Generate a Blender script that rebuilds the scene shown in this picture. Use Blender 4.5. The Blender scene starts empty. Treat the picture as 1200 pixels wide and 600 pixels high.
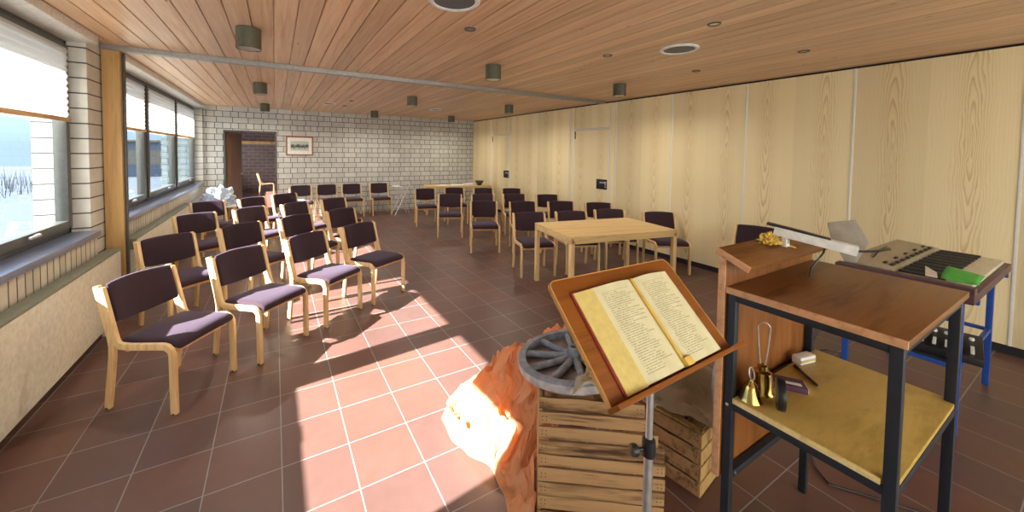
import bpy, bmesh, math, random
from mathutils import Vector, Matrix, noise
random.seed(7)
R = math.radians
scn = bpy.context.scene
col = scn.collection

# ------------------------------------------------------------------ mesh builder
class MB:
    def __init__(s): s.v = []; s.f = []; s.uv = {}
    def add(s, vs, fs):
        o = len(s.v); s.v += [tuple(p) for p in vs]; s.f += [tuple(i + o for i in f) for f in fs]; return o
    def box(s, lo, hi, m=None):
        x0, y0, z0 = lo; x1, y1, z1 = hi
        vs = [Vector(p) for p in ((x0,y0,z0),(x1,y0,z0),(x1,y1,z0),(x0,y1,z0),(x0,y0,z1),(x1,y0,z1),(x1,y1,z1),(x0,y1,z1))]
        if m is not None: vs = [m @ p for p in vs]
        s.add(vs, [(0,3,2,1),(4,5,6,7),(0,1,5,4),(1,2,6,5),(2,3,7,6),(3,0,4,7)]); return s
    def cbox(s, c, d, m=None):
        return s.box([c[i]-d[i]/2 for i in range(3)], [c[i]+d[i]/2 for i in range(3)], m)
    def prism(s, poly, lo, hi, axis=2, m=None):
        def P(a, b, t): return Vector({2:(a,b,t), 1:(a,t,b), 0:(t,a,b)}[axis])
        n = len(poly); vs = [P(a,b,lo) for a,b in poly] + [P(a,b,hi) for a,b in poly]
        if m is not None: vs = [m @ p for p in vs]
        fs = [tuple(range(n))[::-1], tuple(range(n, 2*n))] + [(i,(i+1)%n,n+(i+1)%n,n+i) for i in range(n)]
        s.add(vs, fs); return s
    def tube(s, pts, r, n=8, closed=False, rect=None, up=None):
        pts = [Vector(p) for p in pts]; N = len(pts); rings = []
        ref = Vector(up) if up else None
        for i, p in enumerate(pts):
            if closed: t = pts[(i+1)%N] - pts[i-1]
            else: t = pts[min(i+1,N-1)] - pts[max(i-1,0)]
            t.normalize()
            if ref is None: ref = Vector((0,0,1)) if abs(t.z) < .9 else Vector((1,0,0))
            a = ref.cross(t)
            if a.length < 1e-6: a = Vector((1,0,0)).cross(t)
            a.normalize(); b = t.cross(a).normalized()
            if not up: ref = b
            rr = r[i] if isinstance(r, (list, tuple)) else r
            if rect:
                w, h = rect; cs = [(-w/2,-h/2),(w/2,-h/2),(w/2,h/2),(-w/2,h/2)]
            else: cs = [(rr*math.cos(2*math.pi*k/n), rr*math.sin(2*math.pi*k/n)) for k in range(n)]
            rings.append([p + a*c[0] + b*c[1] for c in cs])
        k = len(rings[0]); fs = []
        for i in range(N if closed else N-1):
            j = (i+1) % N
            for q in range(k): fs.append((i*k+q, i*k+(q+1)%k, j*k+(q+1)%k, j*k+q))
        if not closed: fs += [tuple(range(k))[::-1], tuple((N-1)*k+q for q in range(k))]
        s.add([p for r_ in rings for p in r_], fs); return s
    def lathe(s, prof, c=(0,0,0), n=24, m=None):
        vs = []; fs = []; K = len(prof)
        for i in range(n):
            a = 2*math.pi*i/n
            for r, z in prof:
                p = Vector((r*math.cos(a), r*math.sin(a), z))
                if m is not None: p = m @ p
                vs.append(p + Vector(c))
        for i in range(n):
            j = (i+1) % n
            for q in range(K-1): fs.append((i*K+q, j*K+q, j*K+q+1, i*K+q+1))
        if prof[0][0] > 1e-6: fs.append(tuple(i*K for i in range(n))[::-1])
        if prof[-1][0] > 1e-6: fs.append(tuple(i*K+K-1 for i in range(n)))
        s.add(vs, fs); return s
    def grid(s, fn, nu, nv, uv=True):
        o = len(s.v)
        for i in range(nu+1):
            for j in range(nv+1):
                s.uv[len(s.v)] = (i/nu, j/nv); s.v.append(tuple(fn(i/nu, j/nv)))
        for i in range(nu):
            for j in range(nv):
                a = o + i*(nv+1) + j; s.f.append((a, a+nv+1, a+nv+2, a+1))
        return s
    def loft(s, rings):
        k = len(rings[0]); N = len(rings); fs = []
        for i in range(N-1):
            for q in range(k): fs.append((i*k+q, i*k+(q+1)%k, (i+1)*k+(q+1)%k, (i+1)*k+q))
        fs += [tuple(range(k))[::-1], tuple((N-1)*k+q for q in range(k))]
        s.add([p for r in rings for p in r], fs); return s
    def build(s, name, mat, parent=None, loc=None, bevel=0, seg=2, smooth=40, solid=0, **props):
        me = bpy.data.meshes.new(name); me.from_pydata(s.v, [], s.f)
        if s.uv:
            l = me.uv_layers.new(name='UVMap')
            for lp in me.loops: l.data[lp.index].uv = s.uv.get(lp.vertex_index, (0,0))
        bm = bmesh.new(); bm.from_mesh(me)
        if not s.uv or solid: bmesh.ops.recalc_face_normals(bm, faces=bm.faces)
        if bevel:
            es = [e for e in bm.edges if len(e.link_faces) == 2 and e.calc_face_angle(0) > R(35)]
            bmesh.ops.bevel(bm, geom=es, offset=bevel, segments=seg, affect='EDGES', profile=.6, clamp_overlap=True)
        bm.to_mesh(me); bm.free()
        if smooth:
            me.polygons.foreach_set('use_smooth', [True]*len(me.polygons))
            me.set_sharp_from_angle(angle=R(smooth))
        o = bpy.data.objects.new(name, me); col.objects.link(o)
        if mat: me.materials.append(mat)
        if solid:
            md = o.modifiers.new('thickness', 'SOLIDIFY'); md.thickness = solid; md.offset = 0
        if parent: o.parent = parent
        if loc: o.location = loc
        for k, v in props.items(): o[k] = v
        return o

def empty(name, loc=(0,0,0), rz=0, label=None, category=None, group=None):
    o = bpy.data.objects.new(name, None); o.empty_display_size = .1; col.objects.link(o)
    o.location = loc; o.rotation_euler = (0,0,rz); return tag(o, label, category, group)
def tag(o, label=None, category=None, group=None, kind=None):
    if label: o['label'] = label
    if category: o['category'] = category
    if group: o['group'] = group
    if kind: o['kind'] = kind
    return o
def copy_tree(o, parent=None):
    c = o.copy(); col.objects.link(c)
    if parent: c.parent = parent
    for ch in list(o.children): copy_tree(ch, c)
    return c
def struct(o): o['kind'] = 'structure'; return o
def arc(cx, cy, r, a0, a1, n):
    return [(cx + r*math.cos(R(a0+(a1-a0)*i/n)), cy + r*math.sin(R(a0+(a1-a0)*i/n))) for i in range(n+1)]

# ------------------------------------------------------------------ materials
class NT:
    def __init__(s, name):
        s.m = bpy.data.materials.new(name); s.m.use_nodes = True
        s.t = s.m.node_tree; s.t.nodes.clear()
        s.out = s.n('ShaderNodeOutputMaterial')
        s.b = s.n('ShaderNodeBsdfPrincipled'); s.l(s.b.outputs[0], s.out.inputs[0])
    def n(s, ty, **kw):
        o = s.t.nodes.new(ty)
        for k, v in kw.items():
            if k.startswith('i_'):
                key = k[2:].replace('_', ' ')
                o.inputs[key].default_value = v
            else: setattr(o, k, v)
        return o
    def l(s, a, b): s.t.links.new(a, b)
    def put(s, x, sock):
        if hasattr(x, 'is_linked'): s.l(x, sock)
        elif x is not None: sock.default_value = x
    def math(s, op, a, b=None, c=None):
        o = s.n('ShaderNodeMath', operation=op)
        for i, x in enumerate((a, b, c)): s.put(x, o.inputs[i])
        return o.outputs[0]
    def mix(s, f, a, b, mode='MIX'):
        o = s.n('ShaderNodeMix', data_type='RGBA', blend_type=mode)
        def c4(x): return x if hasattr(x, 'is_linked') else (*x, 1)
        s.put(f, o.inputs[0]); s.put(c4(a), o.inputs[6]); s.put(c4(b), o.inputs[7]); return o.outputs[2]
    def obj(s, scale=(1,1,1), loc=(0,0,0), rot=(0,0,0), src='Object'):
        t = s.n('ShaderNodeTexCoord'); mp = s.n('ShaderNodeMapping')
        mp.inputs['Scale'].default_value = scale; mp.inputs['Location'].default_value = loc; mp.inputs['Rotation'].default_value = rot
        s.l(t.outputs[src], mp.inputs[0]); return mp.outputs[0]
    def noise(s, vec, scale=5, detail=3, rough=.5, dist=0):
        o = s.n('ShaderNodeTexNoise'); s.l(vec, o.inputs['Vector'])
        o.inputs['Scale'].default_value = scale; o.inputs['Detail'].default_value = detail
        o.inputs['Roughness'].default_value = rough; o.inputs['Distortion'].default_value = dist
        return o.outputs[0]
    def ramp(s, f, *stops):
        o = s.n('ShaderNodeValToRGB'); s.l(f, o.inputs[0]); e = o.color_ramp.elements
        while len(e) < len(stops): e.new(.5)
        for i, (p, c) in enumerate(stops):
            e[i].position = p; e[i].color = (*c, 1) if len(c) == 3 else c
        return o.outputs[0]
    def bump(s, h, strength=.2, dist=.01):
        o = s.n('ShaderNodeBump'); o.inputs['Strength'].default_value = strength; o.inputs['Distance'].default_value = dist
        s.l(h, o.inputs['Height']); s.l(o.outputs[0], s.b.inputs['Normal']); return s
    def set(s, color=None, rough=None, metal=None, spec=None, **kw):
        b = s.b
        if color is not None: s.put(color if hasattr(color, 'is_linked') else (*color, 1), b.inputs['Base Color'])
        if rough is not None: s.put(rough, b.inputs['Roughness'])
        if metal is not None: b.inputs['Metallic'].default_value = metal
        if spec is not None: b.inputs['Specular IOR Level'].default_value = spec
        for k, v in kw.items(): b.inputs[k.replace('_', ' ')].default_value = v
        return s

def plain(name, c, rough=.5, metal=0, var=.12, scale=30, bump=.05, **kw):
    t = NT(name); v = t.obj()
    n = t.noise(v, scale, 3)
    a = tuple(x*(1-var) for x in c); b = tuple(min(1, x*(1+var)) for x in c)
    t.set(t.ramp(n, (.3, a), (.7, b)), rough, metal, **kw)
    if bump: t.bump(n, bump, .002)
    return t.m

def wood(name, c, dark, axis=2, rough=.42, grain=1., fine=1., island=False):
    """grain runs along the given local axis"""
    t = NT(name); sc = [22*fine]*3; sc[axis] = 1.1*grain
    oi = t.n('ShaderNodeObjectInfo'); v = t.obj(sc)
    add = t.n('ShaderNodeVectorMath', operation='ADD'); t.l(v, add.inputs[0])
    k = t.n('ShaderNodeVectorMath', operation='SCALE'); k.inputs[0].default_value = (37, 11, 23)
    t.l(oi.outputs['Random'], k.inputs['Scale']); t.l(k.outputs[0], add.inputs[1]); v = add.outputs[0]
    if island:
        g = t.n('ShaderNodeNewGeometry'); a2 = t.n('ShaderNodeVectorMath', operation='ADD'); k2 = t.n('ShaderNodeVectorMath', operation='SCALE')
        k2.inputs[0].default_value = (51, 17, 29); t.l(g.outputs['Random Per Island'], k2.inputs['Scale'])
        t.l(v, a2.inputs[0]); t.l(k2.outputs[0], a2.inputs[1]); v = a2.outputs[0]
    n1 = t.noise(v, 1.0, 4, .55, .6); n2 = t.noise(v, 5.0, 2, .5)
    f = t.math('ADD', t.math('MULTIPLY', n1, .75), t.math('MULTIPLY', n2, .25))
    cc = t.ramp(f, (.34, dark), (.50, c), (.66, tuple(min(1, x*1.12) for x in c)))
    if island:
        h = t.n('ShaderNodeHueSaturation'); t.l(cc, h.inputs['Color'])
        t.l(t.math('MULTIPLY_ADD', g.outputs['Random Per Island'], .7, .62), h.inputs['Value']); cc = h.outputs[0]
    t.set(cc, rough, spec=.3); t.bump(f, .06, .003); return t.m

def brick(name, c1, c2, mortar, w, h, msize=.012, plane='xz', offset=.5, freq=2, shift=(0,0), rough=.75, squash=1., sqf=2, spec=.3, bump=.5, tile=False):
    t = NT(name)
    tc = t.n('ShaderNodeTexCoord'); sp = t.n('ShaderNodeSeparateXYZ'); t.l(tc.outputs['Object'], sp.inputs[0])
    cb = t.n('ShaderNodeCombineXYZ')
    ax = {'x':0,'y':1,'z':2}
    t.l(t.math('ADD', sp.outputs[ax[plane[0]]], -shift[0]), cb.inputs[0]); t.l(t.math('ADD', sp.outputs[ax[plane[1]]], -shift[1]), cb.inputs[1])
    b = t.n('ShaderNodeTexBrick', offset=offset, offset_frequency=freq, squash=squash, squash_frequency=sqf)
    t.l(cb.outputs[0], b.inputs['Vector'])
    b.inputs['Scale'].default_value = 1; b.inputs['Brick Width'].default_value = w; b.inputs['Row Height'].default_value = h
    b.inputs['Mortar Size'].default_value = msize; b.inputs['Mortar Smooth'].default_value = .2; b.inputs['Bias'].default_value = 0
    b.inputs['Color1'].default_value = (*c1,1); b.inputs['Color2'].default_value = (*c2,1); b.inputs['Mortar'].default_value = (*mortar,1)
    n = t.noise(tc.outputs['Object'], 14, 4); n2 = t.noise(tc.outputs['Object'], 2.2, 3)
    cc = t.mix(.35, b.outputs[0], t.ramp(n, (.3, (.72,.72,.72)), (.7, (1,1,1))), 'MULTIPLY')
    cc = t.mix(.25, cc, t.ramp(n2, (.35, (.7,.7,.7)), (.65, (1,1,1))), 'MULTIPLY')
    t.set(cc, t.math('MULTIPLY_ADD', n2, .22, rough-.1) if tile else rough, spec=spec)
    hh = t.math('SUBTRACT', t.math('MULTIPLY', n, .12 if not tile else .05), b.outputs['Fac'])
    t.bump(hh, bump, .006); return t.m

# world grid of the floor tiles: 0.33 m module
TX, TY, TS = 0.0193, 2.5014, 0.33
m_floor = brick('terracotta floor tiles', (.150,.070,.053), (.112,.062,.055), (.26,.255,.25), TS, TS, .0032, 'xy', 0, 2, (TX-TS*10, TY-TS*30), .40, tile=True, spec=.5, bump=.35)
m_brick = brick('white sand lime brick', (.66,.655,.615), (.55,.55,.525), (.085,.085,.085), .30, .131, .0068, 'xz', .25, 2, (.07,.03), .6, .5, 2)
m_brick_y = brick('white sand lime brick side', (.72,.71,.66), (.60,.60,.57), (.10,.10,.10), .30, .131, .0065, 'yz', .25, 2, (.07,.03), .6, .5, 2)
m_brick_end = brick('white brick pier face', (.74,.73,.68), (.66,.66,.62), (.10,.10,.10), 20, .131, .0065, 'xz', 0, 2, (-12.0,.03), .6)
m_soldier = brick('upright bricks below sill', (.62,.57,.47), (.52,.48,.40), (.11,.10,.09), .0875, .25, .007, 'yz', 0, 2, (0,.15), .6)
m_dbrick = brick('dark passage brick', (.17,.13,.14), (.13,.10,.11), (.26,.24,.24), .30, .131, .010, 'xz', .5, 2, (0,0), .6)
m_outbrick = brick('outside brick', (.20,.27,.31), (.17,.235,.27), (.05,.08,.10), .30, .131, .010, 'xz', .5, 2, (0,0), .7)

def planks():
    t = NT('pine ceiling boards'); tc = t.n('ShaderNodeTexCoord'); sp = t.n('ShaderNodeSeparateXYZ'); t.l(tc.outputs['Object'], sp.inputs[0])
    idx = t.math('FLOOR', t.math('DIVIDE', sp.outputs[0], .147))
    wn = t.n('ShaderNodeTexWhiteNoise', noise_dimensions='1D'); t.l(idx, wn.inputs['W'])
    cb = t.n('ShaderNodeCombineXYZ')
    t.l(t.math('MULTIPLY', sp.outputs[0], 20), cb.inputs[0]); t.l(t.math('ADD', t.math('MULTIPLY', sp.outputs[1], .7), t.math('MULTIPLY', wn.outputs[0], 40)), cb.inputs[1]); t.l(t.math('MULTIPLY', wn.outputs[0], 91), cb.inputs[2])
    n1 = t.noise(cb.outputs[0], 1.0, 4, .6, 1.0); n2 = t.noise(cb.outputs[0], 5, 3)
    f = t.math('ADD', t.math('MULTIPLY', n1, .75), t.math('MULTIPLY', n2, .25))
    base = t.ramp(f, (.30, (.53,.30,.165)), (.5, (.69,.445,.27)), (.68, (.78,.555,.36)))
    h = t.n('ShaderNodeHueSaturation'); t.l(base, h.inputs['Color']); t.l(t.math('MULTIPLY_ADD', wn.outputs[0], .26, .87), h.inputs['Value'])
    # knots
    c2 = t.n('ShaderNodeCombineXYZ'); t.l(t.math('MULTIPLY', sp.outputs[0], 7), c2.inputs[0]); t.l(t.math('MULTIPLY', sp.outputs[1], 2.4), c2.inputs[1])
    vo = t.n('ShaderNodeTexVoronoi'); t.l(c2.outputs[0], vo.inputs['Vector']); vo.inputs['Scale'].default_value = 1
    kn = t.ramp(vo.outputs['Distance'], (.030, (1,1,1)), (.070, (0,0,0)))
    t.set(t.mix(kn, h.outputs[0], (.16,.06,.03)), .38, spec=.4); t.bump(f, .05, .003); return t.m
m_planks = planks()

def ash():
    t = NT('ash veneer'); oi = t.n('ShaderNodeObjectInfo'); tc = t.n('ShaderNodeTexCoord')
    sp = t.n('ShaderNodeSeparateXYZ'); t.l(tc.outputs['Object'], sp.inputs[0])
    y, z = sp.outputs[1], sp.outputs[2]
    # veneer leaves 0.53 m wide, each with its own cathedral figure
    leaf = t.math('FLOOR', t.math('DIVIDE', y, .53)); fr = t.math('SUBTRACT', t.math('DIVIDE', y, .53), leaf)
    rnd = t.n('ShaderNodeTexWhiteNoise', noise_dimensions='1D'); t.l(t.math('ADD', leaf, t.math('MULTIPLY', oi.outputs['Random'], 97)), rnd.inputs['W'])
    u = t.math('MULTIPLY', t.math('SUBTRACT', fr, t.math('MULTIPLY_ADD', rnd.outputs[0], .16, .42)), 2.0)
    zc = t.math('MULTIPLY_ADD', rnd.outputs[0], .9, 1.35)
    cb = t.n('ShaderNodeCombineXYZ'); t.l(t.math('MULTIPLY', u, 2.2), cb.inputs[0]); t.l(t.math('MULTIPLY', z, 1.6), cb.inputs[1]); t.l(t.math('MULTIPLY', rnd.outputs[0], 50), cb.inputs[2])
    n = t.noise(cb.outputs[0], 1.2, 3, .5)
    zz = t.math('MULTIPLY', t.math('SUBTRACT', z, zc), .30)
    uu = t.math('ADD', u, t.math('MULTIPLY', t.math('SUBTRACT', n, .5), .30))
    dist = t.math('SQRT', t.math('ADD', t.math('MULTIPLY', uu, uu), t.math('MULTIPLY', t.math('MULTIPLY', zz, zz), t.math('ADD', t.math('ABSOLUTE', zz), .25))))
    d = t.math('MULTIPLY', t.math('POWER', dist, .75), 15)
    saw = t.math('FRACT', d)
    ring = t.ramp(saw, (0, (0,0,0)), (.5, (.2,.2,.2)), (.85, (1,1,1)), (1, (.1,.1,.1)))
    c3 = t.n('ShaderNodeCombineXYZ'); t.l(t.math('MULTIPLY', y, 160), c3.inputs[0]); t.l(t.math('MULTIPLY', z, 3), c3.inputs[1]); t.l(rnd.outputs[0], c3.inputs[2])
    fn = t.noise(c3.outputs[0], 1, 2)
    c4 = t.n('ShaderNodeCombineXYZ'); t.l(t.math('MULTIPLY', y, 1.5), c4.inputs[0]); t.l(t.math('MULTIPLY', z, 9), c4.inputs[1]); t.l(rnd.outputs[0], c4.inputs[2])
    cr = t.noise(c4.outputs[0], 1, 2)
    amp = t.math('MULTIPLY', t.ramp(t.math('ABSOLUTE', u), (.12, (1,1,1)), (.5, (.16,.16,.16))), .8)
    base = t.mix(t.math('MULTIPLY', ring, amp), (.93,.80,.49), (.62,.42,.17))
    base = t.mix(t.math('MULTIPLY', fn, .28), base, (.86,.71,.40))
    base = t.mix(t.math('MULTIPLY', t.ramp(cr, (.5, (0,0,0)), (.75, (1,1,1))), .25), base, (.92,.80,.54))
    h = t.n('ShaderNodeHueSaturation'); t.l(base, h.inputs['Color']); t.l(t.math('MULTIPLY_ADD', rnd.outputs[0], .14, .93), h.inputs['Value'])
    t.set(h.outputs[0], .42, spec=.35); return t.m
m_ash = ash()

m_beech = wood('beech wood', (.70,.47,.235), (.55,.335,.145), 2, .36, 1.5)
m_beech_y = wood('beech edge wood', (.62,.38,.17), (.46,.25,.10), 1, .4, 1.5)
m_table = wood('light table wood', (.64,.45,.21), (.51,.33,.13), 0, .38, 1.5)
m_post = wood('larch post wood', (.54,.34,.14), (.40,.23,.08), 2, .45)
m_brown = wood('brown lectern veneer', (.215,.092,.028), (.12,.046,.012), 0, .36, 2.0)
m_brown_y = wood('brown lectern veneer sheet', (.27,.098,.024), (.17,.058,.014), 2, .4, 2.0)
m_desk = wood('orange brown desk wood', (.265,.085,.014), (.16,.047,.007), 0, .36, 1.2)
m_deskedge = wood('light desk edge wood', (.58,.31,.10), (.42,.2,.06), 0, .35)
m_edge = wood('light edge banding', (.66,.36,.19), (.52,.26,.13), 0, .4)
m_chip = wood('pale yellow board', (.58,.40,.115), (.43,.29,.07), 0, .42, 3, .5)
m_chipedge = wood('pale yellow board edge', (.80,.62,.28), (.65,.48,.2), 0, .5)
m_doorleaf = wood('dark brown door wood', (.24,.13,.07), (.15,.08,.04), 2, .5)
m_crate = wood('weathered crate wood', (.37,.215,.10), (.07,.032,.015), 0, .75, 1.6, .8, island=True)
m_crate_v = wood('weathered crate board', (.44,.27,.10), (.17,.085,.03), 2, .75, 1.6, .8, island=True)

def fabric(name, c, sheen, rough=.85, scale=500):
    t = NT(name); v = t.obj(); n = t.noise(v, scale, 2); n2 = t.noise(v, 9, 3)
    f = t.math('ADD', t.math('MULTIPLY', n, .6), t.math('MULTIPLY', n2, .4))
    t.set(t.ramp(f, (.3, tuple(x*.75 for x in c)), (.7, tuple(x*1.25 for x in c))), rough, spec=.25)
    t.b.inputs['Sheen Weight'].default_value = sheen[0]; t.b.inputs['Sheen Roughness'].default_value = .45; t.b.inputs['Sheen Tint'].default_value = (*sheen[1],1)
    t.bump(n, .25, .002); return t.m
m_plum = fabric('plum upholstery', (.032,.015,.021), (.22,(.62,.55,.85)))
m_lamp = plain('olive metal', (.11,.11,.075), .45, .2)
m_lampin = plain('lamp reflector', (.75,.75,.72), .25, .8)
m_white = plain('white paint', (.78,.78,.76), .45)
m_rad = plain('cream radiator enamel', (.66,.64,.55), .4)
m_grey = plain('grey speaker mesh', (.16,.165,.17), .6, .3, scale=400, bump=.3)
m_black = plain('black steel', (.026,.031,.043), .42, .3)
m_blackpl = plain('black plastic', (.014,.014,.016), .4)
m_dark = plain('dark gap strip', (.012,.012,.016), .7)
m_alu = plain('aluminium', (.60,.61,.62), .35, .7)
m_track = plain('dull track metal', (.36,.35,.34), .45, .5)
m_steel = plain('steel tube', (.62,.63,.64), .30, .75)
m_winframe = plain('dark bronze window frame', (.085,.09,.085), .40, .2)
m_sill = plain('blue grey stone sill', (.19,.22,.32), .28, scale=60)
m_seam = plain('pale aluminium seam profile', (.84,.84,.82), .4, var=.03, bump=0)
m_brass = plain('brass', (.55,.38,.12), .22, 1)
m_page = None
m_red = plain('red book cover', (.30,.022,.03), .5)
m_gilt = plain('yellow gilt page edge', (.74,.50,.10), .4)
m_pageedge = plain('yellowed page edges', (.72,.58,.20), .7, var=.07, scale=60)
m_wheel = plain('weathered blue grey wood', (.20,.22,.265), .6, var=.35, scale=25)
m_wheelside = plain('worn pinkish lit rim band', (.42,.37,.37), .6, var=.3, scale=25)  # the pinkish light on the rim's side is put into this colour
m_keyb = plain('beige grey keyboard plastic', (.40,.36,.26), .45)
m_maroon = plain('maroon keyboard case', (.075,.03,.04), .45)
m_ivory = plain('ivory keys', (.62,.58,.45), .4)
m_blue = plain('blue enamel steel', (.018,.075,.36), .35)
m_green = plain('green paper', (.08,.42,.07), .6)
m_yellow = plain('dried yellow flowers', (.72,.50,.10), .8, var=.4, scale=60)
m_paper = plain('white paper', (.80,.80,.78), .6)
m_cyanpaper = plain('pale turquoise paper', (.45,.72,.68), .6)
m_purple = plain('purple card', (.10,.035,.085), .55)
m_grass = plain('dry winter grass', (.045,.06,.08), .9, scale=4)
m_build = plain('grey blue building wall', (.045,.075,.13), .8)
m_pave = plain('outside paving', (.42,.43,.42), .8)
m_roomwhite = plain('painted wall', (.72,.71,.68), .7)
m_foil = NT('crinkled clear plastic').set((.50,.58,.72), .16, spec=.8).m
m_rubber = plain('dark glide', (.02,.018,.016), .6)
m_backthing = plain('grey lamp shade', (.36,.33,.27), .5)

def glass():
    t = NT('window glass'); t.t.nodes.remove(t.b)
    tr = t.n('ShaderNodeBsdfTransparent'); gl = t.n('ShaderNodeBsdfGlossy'); gl.inputs['Roughness'].default_value = .02
    tr.inputs[0].default_value = (.93,.96,.97,1)
    fr = t.n('ShaderNodeLayerWeight'); fr.inputs[0].default_value = .5; mx = t.n('ShaderNodeMixShader')
    t.l(t.math('MULTIPLY_ADD', t.math('POWER', fr.outputs['Facing'], 5), .55, .03), mx.inputs[0]); t.l(tr.outputs[0], mx.inputs[1]); t.l(gl.outputs[0], mx.inputs[2]); t.l(mx.outputs[0], t.out.inputs[0]); return t.m
m_glass = glass()
def thin(name, c, trans, tcol, rough=.8, transp=0):
    t = NT(name); t.set(c, rough, spec=.2)
    tl = t.n('ShaderNodeBsdfTranslucent'); tl.inputs[0].default_value = (*tcol,1)
    mx = t.n('ShaderNodeMixShader'); mx.inputs[0].default_value = trans
    t.l(t.b.outputs[0], mx.inputs[1]); t.l(tl.outputs[0], mx.inputs[2]); last = mx.outputs[0]
    if transp:
        tp = t.n('ShaderNodeBsdfTransparent'); m2 = t.n('ShaderNodeMixShader'); m2.inputs[0].default_value = transp
        t.l(last, m2.inputs[1]); t.l(tp.outputs[0], m2.inputs[2]); last = m2.outputs[0]
    t.l(last, t.out.inputs[0]); return t
m_blind = thin('white pleated blind', (.85,.85,.83), .5, (.88,.88,.85)).m
def organza():
    t = thin('orange tulle', (.85,.42,.18), .5, (.98,.60,.32), .6, .25)
    n = t.noise(t.obj((1,1,1)), 9, 4)
    t.l(t.ramp(n, (.3, (.82,.37,.14)), (.7, (.92,.58,.34))), t.b.inputs['Base Color']); t.b.inputs['Sheen Weight'].default_value = .3
    return t.m
m_tulle = organza()
def burlap():
    t = NT('grey brown burlap'); v = t.obj((1,1,1))
    w1 = t.n('ShaderNodeTexWave', wave_type='BANDS', bands_direction='X'); w2 = t.n('ShaderNodeTexWave', wave_type='BANDS', bands_direction='Y')
    for w in (w1, w2):
        t.l(v, w.inputs['Vector']); w.inputs['Scale'].default_value = 55; w.inputs['Distortion'].default_value = 3; w.inputs['Detail'].default_value = 2
    f = t.math('MULTIPLY', w1.outputs[1], w2.outputs[1]); n = t.noise(v, 25, 3)
    t.set(t.mix(n, t.ramp(f, (.05, (.22,.175,.125)), (.4, (.62,.53,.40))), (.42,.36,.27)), .95, spec=.1); t.bump(f, .5, .004); return t.m
m_burlap = burlap()
def page():
    t = NT('printed page'); tc = t.n('ShaderNodeTexCoord'); sp = t.n('ShaderNodeSeparateXYZ'); t.l(tc.outputs['UV'], sp.inputs[0])
    u, v = sp.outputs[0], sp.outputs[1]; N = 44
    row = t.math('FLOOR', t.math('MULTIPLY', v, N)); fr = t.math('SUBTRACT', t.math('MULTIPLY', v, N), row)
    line = t.math('MULTIPLY', t.math('GREATER_THAN', fr, .3), t.math('LESS_THAN', fr, .72))
    wn = t.n('ShaderNodeTexWhiteNoise', noise_dimensions='1D'); t.l(row, wn.inputs['W'])
    end = t.math('MULTIPLY_ADD', wn.outputs[0], .42, .46)
    cb = t.n('ShaderNodeCombineXYZ'); t.l(t.math('MULTIPLY', u, 46), cb.inputs[0]); t.l(t.math('MULTIPLY', row, 3.7), cb.inputs[1])
    wd = t.math('GREATER_THAN', t.noise(cb.outputs[0], 1, 2), .44)
    ins = t.math('MULTIPLY', t.math('GREATER_THAN', u, .14), t.math('LESS_THAN', u, end))
    iv = t.math('MULTIPLY', t.math('GREATER_THAN', v, .08), t.math('LESS_THAN', v, .93))
    mk = t.math('MULTIPLY', t.math('MULTIPLY', line, wd), t.math('MULTIPLY', ins, iv))
    n = t.noise(tc.outputs['UV'], 4, 3)
    t.set(t.mix(t.math('MULTIPLY', mk, .45), t.ramp(n, (.3, (.70,.66,.42)), (.7, (.80,.76,.52))), (.09,.085,.06)), .7, spec=.2); return t.m
m_page = page()
def etching():
    t = NT('landscape print'); tc = t.n('ShaderNodeTexCoord'); sp = t.n('ShaderNodeSeparateXYZ'); t.l(tc.outputs['UV'], sp.inputs[0])
    n = t.noise(tc.outputs['UV'], 6, 5, .65)
    h = t.math('ADD', t.math('MULTIPLY', n, .9), t.math('MULTIPLY', t.math('ABSOLUTE', t.math('SUBTRACT', sp.outputs[1], .45)), 1.1))
    t.set(t.ramp(h, (.42, (.03,.035,.03)), (.58, (.16,.18,.15)), (.72, (.5,.52,.46))), .5); return t.m

# ------------------------------------------------------------------ the room
CH = 2.63; XW = 5.37; YB = 10.42; YF = -2.6
struct(MB().box((-2.0, YF-.2, -.12), (XW+.2, YB+.0, 0)).build('floor', m_floor, smooth=0))
# ceiling: boards with real V grooves running along y
def ceiling():
    prof = []; x = -1.47 - .147*1; W = .147; x = math.floor(-1.95/W)*W
    while x < XW + .05:
        prof += [(x-.004, CH+.016), (x+.004, CH+.016), (x+.0045, CH+.001), (x+.006, CH), (x+W-.006, CH), (x+W-.0045, CH+.001)]; x += W
    prof.append((x-.004, CH+.016)); n = len(prof); vs = []
    for y in (YF-.1, YB+.02):
        vs += [(a, y, b) for a, b in prof]
    vs += [(prof[0][0], YF-.1, CH+.2), (x, YF-.1, CH+.2), (prof[0][0], YB+.02, CH+.2), (x, YB+.02, CH+.2)]
    fs = [(i, i+1, n+i+1, n+i) for i in range(n-1)] + [(2*n, 2*n+1, 2*n+3, 2*n+2)]
    fs += [(0, n, 2*n+2, 2*n), (n-1, 2*n+1, 2*n+3, 2*n-1)]
    m = MB(); m.add(vs, fs); return struct(m.build('ceiling', m_planks, smooth=0))
ceiling()
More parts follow.
